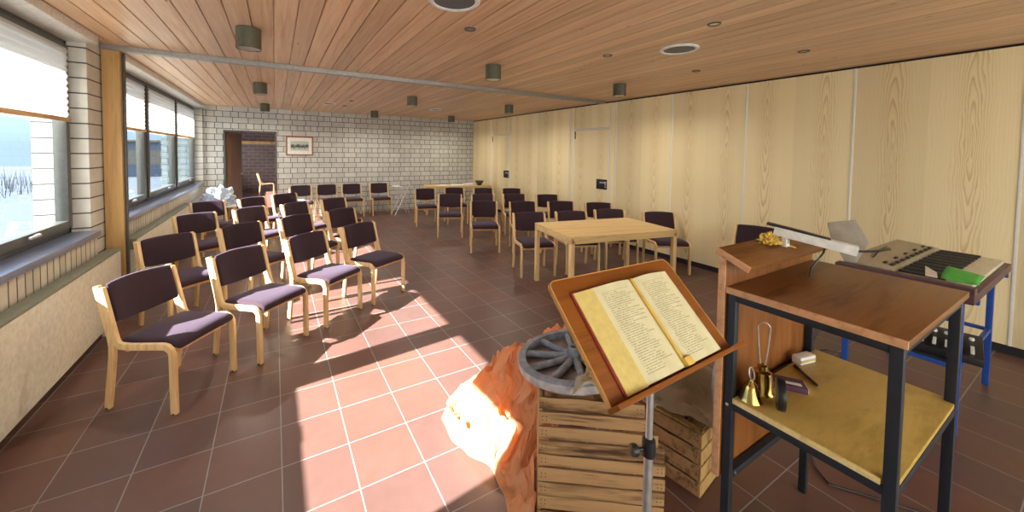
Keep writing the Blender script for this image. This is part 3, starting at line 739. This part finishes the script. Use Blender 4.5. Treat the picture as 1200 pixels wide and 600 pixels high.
# things on the book rest
def on_rest(x, y):
    return 1.281 + .012/math.cos(R(22)) + (y-(LY1+.040))*math.tan(R(22))
fl = MB()
def yfn(u, v):
    th = 2*math.pi*u; ph = v*math.pi/2; d = Vector((math.cos(th)*math.cos(ph), math.sin(th)*math.cos(ph), math.sin(ph)))
    r = 1 + .8*noise.noise(d*4.7) + .4*noise.noise(d*11)
    return (d.x*.055*r, d.y*.032*r, d.z*.035*r)
fl.grid(yfn, 48, 16); o = fl.build('dried_flowers', m_yellow, smooth=20); o.location = (1.845, .775, on_rest(0,.775)+.001)
tag(o, 'crumpled yellow dried flowers on the top edge of lectern', 'flowers')
pcl = MB().tube([(1.90,.755,on_rest(0,.755)+.005),(1.945,.715,on_rest(0,.715)+.005)], .0045, 6).build('pencil', m_gilt)
tag(pcl, 'thin yellow pencil on the lectern top board', 'pencil')
rl = empty('reading_lamp', (1.90, .735, 0), 0, 'white clip reading lamp with long arm on the lectern top', 'lamp')
z0 = on_rest(0,.735)
MB().box((-.016,-.010,z0+.003),(.016,.010,z0+.052)).build('clip', m_white, rl, bevel=.003)
MB().box((-.006,-.0115,z0+.018),(.006,-.0098,z0+.038)).build('clip_label', m_backthing, rl, bevel=.0005)
A_ = Vector((-.02,.035,1.338)); B_ = Vector((.06,-.215,1.293)); dd = (B_-A_)
MB().tube([A_, B_], 0, rect=(.048,.036), up=(0,0,1)).build('arm', m_white, rl, bevel=.003)
MB().tube([A_+Vector((0,0,.022))-dd*.10, B_*.35+A_*.65+Vector((0,0,.021)), B_*.7+A_*.3+Vector((0,0,.018))], 0, rect=(.036,.010), up=(0,0,1)).build('dark_strip', m_blackpl, rl, bevel=.002)
s = MB()
s.loft([[Vector((.165,-.085,1.375)),Vector((.20,-.165,1.398)),Vector((.215,-.16,1.395)),Vector((.18,-.08,1.372))],[Vector((.16,-.10,1.32)),Vector((.19,-.215,1.315)),Vector((.205,-.21,1.312)),Vector((.175,-.095,1.317))],[Vector((.155,-.15,1.225)),Vector((.165,-.185,1.225)),Vector((.18,-.18,1.222)),Vector((.17,-.145,1.222))]])
s.build('shade', m_backthing, rl, bevel=.003)
MB().tube([(.03,-.10,1.315),(.055,-.115,1.285),(.08,-.105,1.26),(.06,-.10,1.24),(.03,-.085,1.20),(.025,-.08,1.157)], .004, 6).build('cable', m_blackpl, rl)
MB().tube([(.06,-.215,1.293),(.09,-.245,1.296),(.14,-.26,1.297),(.25,-.26,1.288),(.42,-.22,1.262),(.65,-.15,1.215),(.9,-.07,1.15),(1.15,0,1.08),(1.4,.07,1.02),(1.62,.13,.985),(1.85,.17,.972),(2.2,.19,.972)], .004, 6).build('cable', m_blackpl, rl)

# ------------------------------------------------------------------ music stand with the open book
TL = Vector((.6395,.7830,1.3122)); BL = Vector((.6447,.5593,1.0963)); BR = Vector((1.1937,.5889,1.0789))
xd = (BR-BL).normalized(); yd = (TL-BL); yd = (yd - xd*yd.dot(xd)).normalized(); zd = xd.cross(yd).normalized()
DW, DH = .55, .311
org = BL
def fit_desk():
    return Matrix(((xd.x,yd.x,zd.x,org.x),(xd.y,yd.y,zd.y,org.y),(xd.z,yd.z,zd.z,org.z),(0,0,0,1)))
DM = fit_desk()
ms = empty('music_stand', (0,0,0), 0, 'wooden topped music stand holding the open book, centre foreground', 'music stand')
r = .022
poly = arc(DW-r, DH-r, r, 0, 90, 6) + arc(r, DH-r, r, 90, 180, 6) + [(0,0),(DW,0)]
dk = MB().prism(poly, -.016, -.0045, 2, DM).build('desk_panel', m_desk, ms, bevel=.0015)
eb = MB(); per = [(DW,0)] + arc(DW-r, DH-r, r, 0, 90, 6) + arc(r, DH-r, r, 90, 180, 6) + [(0,0)]
eb.tube([DM @ Vector((a, b, -.010)) for a, b in per], 0, rect=(.003, .013), up=tuple(zd)); eb.build('edge_band', m_deskedge, dk, bevel=.0005)
MB().box((-.004,-.012,-.017),(DW+.045,.0,.022), DM).build('ledge', m_desk, ms, bevel=.002)
pole = Vector((.992,.716,0))
hub_ = DM @ Vector((DW*.62, DH*.42, -.02))
st = MB(); st.tube([pole+Vector((0,0,.05)), pole+Vector((0,0,.75))], .0135, 16); st.tube([pole+Vector((0,0,.74)), pole+Vector((0,0,1.14))], .0105, 16); st.build('pole', m_steel, ms)
cl = MB(); cl.lathe([(.0105,0),(.019,.004),(.021,.03),(.019,.055),(.0107,.06)], (pole.x,pole.y,.725), 18); cl.build('clamp', m_blackpl, ms)
kn = Matrix.Rotation(R(-100),4,'Z') @ Matrix.Rotation(R(90),4,'X')
kn = (Matrix.Rotation(R(-20),4,'Z') @ Matrix.Rotation(R(-90),4,'Y'))
MB().lathe([(.0,-.01),(.006,-.01),(.006,.026),(.017,.028),(.019,.036),(.017,.046),(0,.048)], (pole.x-.012,pole.y+.004,.752), 14, kn).build('clamp_knob', m_blackpl, ms)
hd = MB(); hd.tube([pole+Vector((0,0,1.13)), pole+Vector((0,.0,1.165))], .015, 14); hd.box((DW*.45,DH*.15,-.022),(DW*.8,DH*.65,-.016), DM); hd.tube([pole+Vector((0,0,1.15)), DM @ Vector((DW*.62,DH*.40,-.018))], .011, 10); hd.build('desk_bracket', m_blackpl, ms)
for a in (50, 170, 290):
    d = Vector((math.cos(R(a)), math.sin(R(a)), 0))
    MB().tube([pole+Vector((0,0,.22)), pole+d*.30+Vector((0,0,.012))], .009, 10).build('leg', m_steel, ms)

bk = empty('open_book', (0,0,0), 0, 'open red bound book with printed yellowed pages on the music stand', 'book')
bx0, bx1, by0, by1 = .054, .478, .003, .264; gx = .297
MB().box((bx0-.004,by0,-.0042),(bx1+.003,by1+.004,.0005), DM).build('cover', m_red, bk, bevel=.001)
def pg(x0, x1, rise, flip):
    def fn(u, v):
        x = x0+(x1-x0)*u; t = (1-u) if flip else u     # t=0 at the gutter
        z = .004 + rise*(math.sin(min(1, t*1.6)*math.pi/2)*(1-.70*t) + .0) + .006*(1-t)
        if t < .06: z -= (.06-t)*.12
        return DM @ Vector((x, by0+.003+(by1-by0-.004)*v, z))
    return fn
def block(x0, x1, rise, flip, name):
    f_ = pg(x0, x1, rise, flip); nu, nv = 24, 10; m = MB(); m.grid(f_, nu, nv)
    return m
lw_ = MB(); lw_.grid(lambda u, v: pg(bx0+.066, gx, .018, True)(u, 1-v), 24, 10)
o = lw_.build('page', m_page, bk, smooth=60)
rw = MB(); rw.grid(lambda u, v: pg(gx, bx1, .026, False)(u, 1-v), 24, 10)
o = rw.build('page', m_page, bk, smooth=60)
# page stacks under the top leaves
def stack(x0, x1, rise, flip, nm, mat):
    m = MB(); N = 24; top = [pg(x0, x1, rise, flip)(i/N, 0) - zd*.0008 for i in range(N+1)]; top2 = [pg(x0, x1, rise, flip)(i/N, 1) - zd*.0008 for i in range(N+1)]
    def flat(p): 
        q = DM.inverted() @ p; return DM @ Vector((q.x, q.y, .0006))
    ring0 = top + [flat(p) for p in top[::-1]]; ring1 = top2 + [flat(p) for p in top2[::-1]]
    n = len(ring0); m.add(ring0+ring1, [(i,(i+1)%n,n+(i+1)%n,n+i) for i in range(n)] + [tuple(range(n))[::-1], tuple(range(n,2*n))])
    return m.build(nm, mat, bk, smooth=0)
stack(bx0+.064, gx, .018, True, 'page_block', m_pageedge); stack(gx, bx1, .026, False, 'page_block', m_pageedge)
e = MB(); e.loft([[DM @ Vector((bx0+.002, y, .0006)), DM @ Vector((bx0+.072, y, .0006)), DM @ Vector((bx0+.072, y, .0115)), DM @ Vector((bx0+.002, y, .004))] for y in (by0+.001, by1-.002)])
e.build('fore_edge', m_pageedge, bk, smooth=0)
rb = MB(); rb.tube([DM @ Vector((gx-.001, y, .012)) for y in (by1, by1*.66, by1*.33, by0+.02)], 0, rect=(.009,.006), up=tuple(zd)); rb.box((gx-.004,by0+.001,.004),(gx+.024,by0+.022,.022), DM)
rb.build('gilt_spine', m_gilt, bk, bevel=.001)

# ------------------------------------------------------------------ crates, wheels and cloths
def crate_upright(label):
    """standing on end, its slatted bottom turned to the camera"""
    ang = math.atan2(1.119-1.383, 1.446-1.085)
    c = empty('wooden_crate', (.973,1.240,0), ang, label, 'crate', 'wooden crates'); W = .525; H = .62; D = .24
    rr = random.Random(3); n = 10; ph = H/n
    for i in range(n):
        z0 = i*ph+.004; z1 = (i+1)*ph-.006; t = rr.uniform(-.004,.004); e = rr.uniform(-.003,.003)
        x1 = W - max(0, (z0-.37))*.46
        zz = [rr.uniform(-.006,.005) for _ in range(4)]
        m = MB(); N = 10
        def pt(k, top, y): 
            x = x1*k/N; wob = .0045*noise.noise(Vector((x*9, i*3.1, 4 if top else 9)))
            return Vector((x, y+t, (z1 if top else z0)+wob+(zz[0] if top else zz[1])*(1-k/N)+(zz[2] if top else zz[3])*k/N*.6))
        m.loft([[pt(k,False,-.009), pt(k,False,.0), pt(k,True,.0), pt(k,True,-.009)] for k in range(N+1)])
        sl = m.build('slat', m_crate, c, bevel=.0018)
        nl = MB()
        for xx in (.015,.032,x1-.03,x1-.014):
            for zf in (.35,.65): nl.lathe([(0,0),(.0024,0),(.002,.0012),(0,.0014)], (xx,-.009+t,z0+(z1-z0)*zf), 8, Matrix.Rotation(R(90),4,'X'))
        nl.build('nail_heads', m_rubber, sl)
    for x in (.0, W-.125):
        for a, b in ((.005,.075),(.085,.155),(.165,.235)):
            MB().box((x,a,.004),(x+.015,b,H-.006 if x < .1 else .36)).build('side_board', m_crate_v, c, bevel=.002)
    for z in (.0, H-.085):
        for a, b in ((.005,.075),(.085,.155),(.165,.235)):
            MB().box((.016,a,z),(W-.127,b,z+.015)).build('end_board', m_crate, c, bevel=.002)
    return c
crate_upright('weathered slatted crate standing upright behind the music stand pole')
def crate_flat(label):
    c = empty('wooden_crate', (1.753,.979,0), math.atan2(.153,.988), label, 'crate', 'wooden crates'); W, L, H = .40, .50, .322
    n = 4; ph = H/n
    for i in range(n):
        z0, z1 = i*ph+.006, (i+1)*ph-.007
        m = MB(); m.box((.0,.012,z0),(.010,L-.012,z1)); m.build('side_slat', m_crate, c, bevel=.002)
        m = MB(); m.box((W-.010,.012,z0),(W,L-.012,z1)); m.build('side_slat', m_crate, c, bevel=.002)
        m = MB(); m.box((.0,.0,z0),(W,.012,z1)); m.build('end_board', m_crate_v, c, bevel=.002)
        m = MB(); m.box((.0,L-.012,z0),(W,L,z1)); m.build('end_board', m_crate_v, c, bevel=.002)
    for x in (.012, W-.04):
        for y in (.014, L-.042): MB().box((x,y,.002),(x+.028,y+.028,H-.012)).build('corner_post', m_crate_v, c, bevel=.002)
    y = .0
    for k in range(5):
        MB().box((.012,.014+k*.098,H-.010),(W-.002,.014+k*.098+.078,H)).build('bottom_slat', m_crate, c, bevel=.002)
    m = MB(); m.box((.0,.0,H),(.030,L,H+.012)); m.build('edge_slat', m_crate_v, c, bevel=.002)
    nl = MB()
    for i in range(n):
        for yy in (.02,.034): nl.lathe([(0,0),(.0024,0),(.002,.0012),(0,.0014)], (0,yy,(i+.5)*ph), 8, Matrix.Rotation(R(-90),4,'Y'))
    nl.build('nail_heads', m_rubber, c)
ca_ = math.atan2(1.119-1.383, 1.446-1.085)
tu = MB(); tu.grid(lambda u, v: (.02+.375*u, .012+.21*v, .592+.018*abs(noise.noise(Vector((u*5,v*4,2))))*2+.012*noise.noise(Vector((u*13,v*9,5)))), 40, 24)
o = tu.build('tulle_cloth', m_tulle, smooth=75, solid=.0015); o.location = (.973,1.240,0); o.rotation_euler[2] = ca_
tag(o, 'orange tulle seen between the wheel spokes on the upright crate', 'cloth')
crate_flat('wooden slatted crate lying on the floor beside the lectern panel')

def wheel(loc, rot, rad, label, w=.034, th=.046):
    wv = empty('wagon_wheel', loc, 0, label, 'wheel', 'old wooden wagon wheels'); wv.rotation_euler = rot
    rm = MB().lathe([(rad-w,-th/2),(rad-.003,-th/2),(rad-.001,-th/2+.004),(rad-.001,th/2-.004),(rad-.003,th/2),(rad-w,th/2),(rad-w,-th/2)], n=64).build('rim', m_wheel, wv)
    MB().lathe([(rad-.002,-th/2+.006),(rad+.002,-th/2+.006),(rad+.002,th/2-.008),(rad-.002,th/2-.008),(rad-.002,-th/2+.006)], n=64).build('tyre_band', m_wheelside, rm)
    MB().lathe([(.0,-.05),(.030,-.05),(.038,-.03),(.042,0),(.038,.03),(.030,.05),(.018,.052),(.016,.03),(0,.03)], n=28).build('hub', m_wheel, wv)
    for k in range(10):
        a = 2*math.pi*k/10+.2; d = Vector((math.cos(a), math.sin(a), 0))
        MB().tube([d*.03, d*(rad*.5), d*(rad-w+.004)], [.019,.016,.017], 10).build('spoke', m_wheel, wv)
    return wv
wheel((1.251,1.320,.672), (R(-6.8),R(-2.9),R(10)), .275, 'grey blue spoked wagon wheel lying on top of the upright crate')
wheel((1.87,.872,.640), (R(87),R(0),R(2)), .225, 'grey wagon wheel leaning between burlap and the lectern panel')

# orange tulle heaped on the floor beside the upright crate
def tulle(name, cx, cy, rx, ry, H, seed, rot, label, flat=.0):
    m = MB(); nu, nv = 150, 60; cr, sr = math.cos(rot), math.sin(rot)
    def fn(u, v):
        th = 2*math.pi*u; d = Vector((math.cos(th), math.sin(th), 0))
        edge = 1 + .13*noise.noise(d*1.6+Vector((seed,0,0))) + .07*noise.noise(d*5+Vector((0,seed,0)))
        r = v*edge; prof = (1-v**2.6)
        x, y = d.x*r*rx, d.y*r*ry
        q = Vector((x*4.2, y*4.2, seed)); q2 = Vector((x*10, y*10, seed*2))
        fold = abs(noise.noise(q))*.55 + abs(noise.noise(q2))*.28 + .10*abs(noise.noise(q2*2.3))
        rad = .12*math.sin(th*9+3*noise.noise(d*2+Vector((seed,1,0))))*v*(1-v)*2
        z = H*prof*(.72 + .62*fold + rad) + .012*fold*(1-prof)
        k = 1 + .10*noise.noise(Vector((x*6,y*6,seed+z*6)))
        x, y = x*k, y*k
        return (cx+x*cr-y*sr, cy+x*sr+y*cr, max(.004, z))
    m.grid(fn, nu, nv); o = m.build(name, m_tulle, smooth=70, solid=.002)
    return tag(o, label, 'cloth')
def lerp_tab(tab, t):
    for (a, b), (c, d) in zip(tab[:-1], tab[1:]):
        if t <= c: k = (t-a)/(c-a); k = k*k*(3-2*k); return b+(d-b)*k
    return tab[-1][1]
XL = [(1.15,.93),(1.33,.90),(1.48,.945),(1.63,.965),(1.78,.895),(1.90,.865),(2.08,.88),(2.20,.96),(2.32,1.10)]
tm_ = MB()
def wheel_under(x, y): return .672 - .05*(x-1.251) + .12*(y-1.32) - .047
def soft(n): return math.sqrt(n*n+.0035)
def heap(u, v):
    y = 1.16+1.16*u; xl = lerp_tab(XL, y); k = min(1, max(0, (y-1.44)/.06)); xr = min(.973+.731*(y-1.24)-.02, 1.11)*(1-k) + 1.50*k
    if xr < xl+.05: xr = xl+.05
    x = xl+(xr-xl)*v; d = max(0, x-xl)
    ends = max(0, min(1, (y-1.16)/.20)*min(1, (2.32-y)/.40))**.6
    h = (.13*(1-math.exp(-d/.045)) + .29*min(1, max(0, d-.05)/.40)**1.2)*ends
    # soft folds running down the heap, crumpled by finer creases
    w = Vector((x*3.0+3, y*3.0, 1.7)); wx, wy = noise.noise(w), noise.noise(w+Vector((9,4,2)))
    f1 = soft(noise.noise(Vector(((y+.16*wx)*7.5, (x+.16*wy)*4.5, 4.1)))); f2 = soft(noise.noise(Vector(((y+x*.6+.12*wy)*15, (x-.5*y+.1*wx)*10, 2.2)))); f3 = soft(noise.noise(Vector(((y-x+.07*wx)*30, (x+y+.05*wy)*22, 6.0))))
    a = min(1, v*7)*min(1, (1-v)*5+.3)*ends
    h += a*(.15*wx - .24*(f1-.20) - .11*(f2-.18) - .040*(f3-.18))
    x += a*min(1, (1-v)*3)*(.07*noise.noise(Vector((h*6, y*6, 3))) - .10*(f1-.20) - .045*(f2-.18) - .008*(f3-.18))
    yy = y + a*(.05*noise.noise(Vector((x*7, h*8, y*3))) - .03*(f2-.18))
    top = .60
    if (x-1.251)**2+(yy-1.32)**2 < .31**2: top = wheel_under(x, yy)-.01
    return (x, yy, min(top, max(.004, h)))
tm_.grid(heap, 240, 120)
tag(tm_.build('tulle_cloth', m_tulle, smooth=75, solid=.002), 'heap of sheer orange tulle on the floor, blazing in sunlight', 'cloth')
tulle('tulle_cloth', 1.75, 1.98, .20, .26, .50, 8.1, R(20), 'orange tulle peeping out behind the wagon wheel')
# burlap draped over the lying crate
bl = MB()
BF = [(1.30,1.06),(1.46,1.12),(1.60,1.20),(1.68,1.17),(1.80,.945),(1.90,.925),(2.2,.925)]
def burl(u, v):
    xl = 1.02 + .58*v; x = xl + (2.14-xl)*u
    yf = 1.32 - math.sqrt(max(0, .287**2-(x-1.251)**2)) if x < 1.30 else lerp_tab(BF, x)
    if x < 1.30: yf = min(yf, 1.09)
    yb = 1.50 if x < 1.6 else 1.60
    y = yf + (yb-yf)*v + .02*noise.noise(Vector((x*8, v*2, 4)))*v
    k = min(1, max(0, (x-1.46)/.20)); k = k*k*(3-2*k)
    wz = .672+.0275 -.05*(x-1.251) + .12*(y-1.32) + .016      # lies on the tilted wheel here
    rise = .27*math.exp(-((x-2.0)/.17)**2-((y-1.34)/.17)**2) + .20*math.exp(-((x-1.70)/.12)**2-((y-1.45)/.15)**2)
    cz = .352 + .05*(.5+noise.noise(Vector((x*5,y*5,2))))*min(1, v/.25) + rise
    z = wz*(1-k) + cz*k - (.55*max(0, math.hypot(x-1.251, y-1.32)-.275) if x < 1.42 else 0)
    z += (.034*abs(noise.noise(Vector((x*11+y*4,y*9,5)))) + .012*noise.noise(Vector((x*30,y*30,1)))+.006)
    return (x, y, z)
bl.grid(burl, 120, 70); o = bl.build('burlap_cloth', m_burlap, smooth=70, solid=.006); tag(o, 'grey brown burlap sacking draped over the lying crate', 'cloth')

# ------------------------------------------------------------------ keyboard on its blue stand
kx0, kx1, ky0, ky1, kz = 3.42, 4.62, .40, .985, .845
kb = empty('electric_keyboard', (0,0,0), 0, 'beige grey electric keyboard with dark case behind the lectern', 'keyboard')
MB().box((kx0-.09,ky0,kz),(kx1,ky1+.012,kz+.055)).box((kx0-.09,ky0,kz+.05),(kx0-.012,ky1+.012,kz+.092)).build('case', m_maroon, kb, bevel=.006)
MB().prism([(.73,kz+.056),(ky1-.006,kz+.056),(ky1-.006,kz+.115),(.745,kz+.092)], kx0+.02, kx1-.006, 0).build('control_panel', m_keyb, kb, bevel=.004)
for i in range(9):
    MB().box((kx0+.12+i*.115,.765,kz+.088),(kx0+.19+i*.115,.782,kz+.108)).build('button', m_blackpl, kb, bevel=.002)
    if i % 2 == 0: MB().box((kx0+.14+i*.115,.805,kz+.09),(kx0+.19+i*.115,.818,kz+.110)).build('button', m_blackpl, kb, bevel=.002)
nk = 34; kw = (kx1-kx0-.08)/nk
for i in range(nk):
    MB().box((kx0+.04+i*kw+.001,.43,kz+.055),(kx0+.04+(i+1)*kw-.001,.726,kz+.078)).build('key', m_ivory, kb, bevel=.001)
for i in range(nk-1):
    if i % 7 in (0,1,3,4,5): MB().box((kx0+.04+(i+1)*kw-.0065,.53,kz+.076),(kx0+.04+(i+1)*kw+.0065,.728,kz+.092)).build('key', m_blackpl, kb, bevel=.002)
bs = empty('keyboard_stand', (0,0,0), 0, 'blue steel stand carrying the keyboard behind the lectern', 'stand')
for x in (3.50, 4.50):
    for y in (.47, .97): MB().box((x-.016,y-.016,0),(x+.016,y+.016,kz-.03)).build('leg', m_blue, bs, bevel=.003)
    MB().box((x-.014,.486,.16),(x+.014,.954,.188)).build('crossbar', m_blue, bs, bevel=.003)
    MB().box((x-.016,.40,kz-.03),(x+.016,.985,kz-.001)).build('top_bar', m_blue, bs, bevel=.003)
    MB().box((x-.014,.486,.40),(x+.014,.954,.425)).build('crossbar', m_blue, bs, bevel=.003)
for y in (.47,.97): MB().box((3.516,y-.012,.40),(4.484,y+.012,.425)).build('long_bar', m_blue, bs, bevel=.003)
MB().box((3.50,.46,.425),(4.10,.98,.437)).build('shelf_board', m_black, bs, bevel=.002)
mx_ = empty('audio_mixer', (3.70,.60,.438), R(8), 'black audio mixer with white faders beneath the keyboard', 'mixer')
MB().prism([(-.17,0),(.17,0),(.17,.085),(-.17,.045)], -.20, .20, 1).build('case', m_blackpl, mx_, bevel=.006)
for i in range(7):
    MB().box((-.13,-.165+i*.05,.052),(-.02,-.15+i*.05,.068)).build('fader', m_white, mx_, bevel=.002)
    MB().lathe([(0,0),(.012,0),(.010,.018),(0,.018)], (.08,-.155+i*.05,.07), 12).build('knob', m_white, mx_)
gp = MB(); gp.grid(lambda u, v: (3.42+.22*u, .40+.14*v, kz+.10+.05*math.sin(u*2.2)*(.4+v*.6)), 8, 6); o = gp.build('green_paper', m_green, solid=.001); tag(o, 'green paper lying across the keyboard keys', 'paper')
wp_ = MB(); wp_.grid(lambda u, v: (3.42+.16*u, .55+.05*v+.03*u, kz+.098+.03*u*v), 6, 4); o = wp_.build('paper_slip', m_paper, solid=.001); tag(o, 'small white curled paper slip beside the green paper', 'paper')
cb = MB().tube([(3.2,1.10,.009),(3.1,1.16,.009),(2.95,1.12,.009),(2.70,.90,.009),(2.47,.78,.009),(2.40,.70,.009),(2.50,.56,.009),(2.60,.40,.009),(2.9,.15,.009)], .006, 8).build('power_cable', m_blackpl)
tag(cb, 'black power cable lying on the tiles under the lectern', 'cable')
cb = MB().tube([(3.48,1.02,.62),(3.30,1.10,.30),(3.42,1.20,.05),(3.75,1.33,.010),(4.05,1.25,.010),(4.1,1.15,.010),(3.9,1.12,.02),(3.6,1.10,.10)], .005, 8).build('keyboard_cable', m_blackpl)
tag(cb, 'thin dark cable looping down beside the blue stand', 'cable')

# ------------------------------------------------------------------ outside
struct(MB().box((-60, -30, -.35), (-1.95, 50, -.15)).build('ground_outside', m_grass, smooth=0))
struct(MB().box((-2.06, 10.285, -.2), (-1.605, 10.66, 3.2)).build('wall_outside', m_outbrick, smooth=0))
bd_ = empty('building', (-7.1, 35, -.2), R(8), 'blue grey flat roofed building seen through the far window', 'building')
MB().box((-1.6,-4,0),(.8,4,2.2)).build('wall', m_build, bd_, smooth=0); MB().box((-1.7,-4.2,2.2),(.9,4.2,2.35)).build('roof', m_winframe, bd_, bevel=.02)
for i in range(2): MB().box((-1.3+i*1.1,-4.05,.8),(-.6+i*1.1,-3.97,1.7)).build('window', m_winframe, bd_, smooth=0)
gr = MB(); rg = random.Random(5)
for i in range(4200):
    x = rg.uniform(-16,-8); y = rg.uniform(10-14, 26); h = rg.uniform(.5,1.15); a = rg.uniform(0,6.28); dx, dy = .012*math.cos(a), .012*math.sin(a)
    lx, ly = rg.uniform(-.2,.2), rg.uniform(-.2,.2)
    gr.add([(x-dx,y-dy,-.2),(x+dx,y+dy,-.2),(x+lx,y+ly,h-.2)], [(0,1,2)])
o = gr.build('tall_grass', m_grass, smooth=0); tag(o, 'pale tall dry grass outside the far window', 'grass', kind='stuff')

# ------------------------------------------------------------------ light
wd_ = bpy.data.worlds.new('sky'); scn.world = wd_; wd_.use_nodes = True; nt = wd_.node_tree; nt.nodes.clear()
bg = nt.nodes.new('ShaderNodeBackground'); ou = nt.nodes.new('ShaderNodeOutputWorld'); tc = nt.nodes.new('ShaderNodeTexCoord'); sx = nt.nodes.new('ShaderNodeSeparateXYZ'); rp = nt.nodes.new('ShaderNodeValToRGB')
nt.links.new(tc.outputs['Generated'], sx.inputs[0]); nt.links.new(sx.outputs[2], rp.inputs[0])
# added white glow in the sky behind the camera, fills the room; blue elsewhere
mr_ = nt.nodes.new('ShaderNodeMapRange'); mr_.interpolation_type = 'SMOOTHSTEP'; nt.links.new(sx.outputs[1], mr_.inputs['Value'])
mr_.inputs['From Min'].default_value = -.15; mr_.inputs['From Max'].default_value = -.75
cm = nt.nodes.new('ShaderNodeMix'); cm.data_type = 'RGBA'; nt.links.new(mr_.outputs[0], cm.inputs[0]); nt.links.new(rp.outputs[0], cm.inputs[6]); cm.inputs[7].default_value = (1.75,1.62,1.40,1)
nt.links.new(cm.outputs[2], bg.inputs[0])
nt.links.new(bg.outputs[0], ou.inputs[0])
e = rp.color_ramp.elements; e[0].position = .0; e[0].color = (.20,.28,.35,1); e[1].position = .22; e[1].color = (.55,.76,1.08,1)
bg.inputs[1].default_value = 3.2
sun = bpy.data.lights.new('sun', 'SUN'); sun.energy = 48; sun.angle = R(.6); sun.color = (1,.95,.88)
so = bpy.data.objects.new('sun', sun); col.objects.link(so)
so.rotation_euler = Vector((1,.10,-.6365)).to_track_quat('-Z','Y').to_euler()
for i, (x, y) in enumerate(lamp_pos):
    l = bpy.data.lights.new('lamp_light', 'AREA'); l.shape = 'DISK'; l.size = .12; l.energy = 13; l.color = (1,.90,.76); l.spread = R(165)
    o = bpy.data.objects.new('lamp_light', l); col.objects.link(o); o.location = (x, y, CH-.172)
for (x, y, z, rx, rz, w_, h_) in ((-1.62,3.03,1.75,90,-90,3.1,1.6),(-1.62,7.68,1.75,90,-90,5.2,1.6),(1.8,YF-.25,1.45,-90,180,6.6,2.1)):
    l = bpy.data.lights.new('window_portal', 'AREA'); l.shape = 'RECTANGLE'; l.size = w_; l.size_y = h_
    l.cycles.is_portal = True
    o = bpy.data.objects.new('window_portal', l); col.objects.link(o); o.location = (x,y,z)
    d = Vector((1,0,0)) if x < -1 else Vector((0,1,0)); o.rotation_euler = d.to_track_quat('-Z','Z').to_euler()

# ------------------------------------------------------------------ camera, solved from the floor grid
CAMH = 1.6602; f_px, cx, cy = 436.237, 577.609, 195.080; yaw, pit, rol = .530084, .037922, .013206
fwd = Vector((math.sin(yaw), math.cos(yaw), 0)); rt = Vector((math.cos(yaw), -math.sin(yaw), 0)); up = Vector((0,0,1))
f2 = fwd*math.cos(pit) - up*math.sin(pit); u2 = up*math.cos(pit) + fwd*math.sin(pit)
r3 = rt*math.cos(rol) + u2*math.sin(rol); u3 = u2*math.cos(rol) - rt*math.sin(rol)
cd = bpy.data.cameras.new('camera'); co = bpy.data.objects.new('camera', cd); col.objects.link(co)
cd.sensor_fit = 'HORIZONTAL'; cd.sensor_width = 36; cd.lens = f_px*36/1200
cd.shift_x = (600-cx)/1200; cd.shift_y = (cy-300)/1200; cd.clip_start = .05; cd.clip_end = 300
co.matrix_world = Matrix(((r3.x,u3.x,-f2.x,0),(r3.y,u3.y,-f2.y,0),(r3.z,u3.z,-f2.z,CAMH),(0,0,0,1)))
scn.camera = co
scn.view_settings.view_transform = 'Standard'; scn.view_settings.look = 'None'; scn.view_settings.gamma = 1; scn.view_settings.use_curve_mapping = False
scn.view_settings.exposure = .22
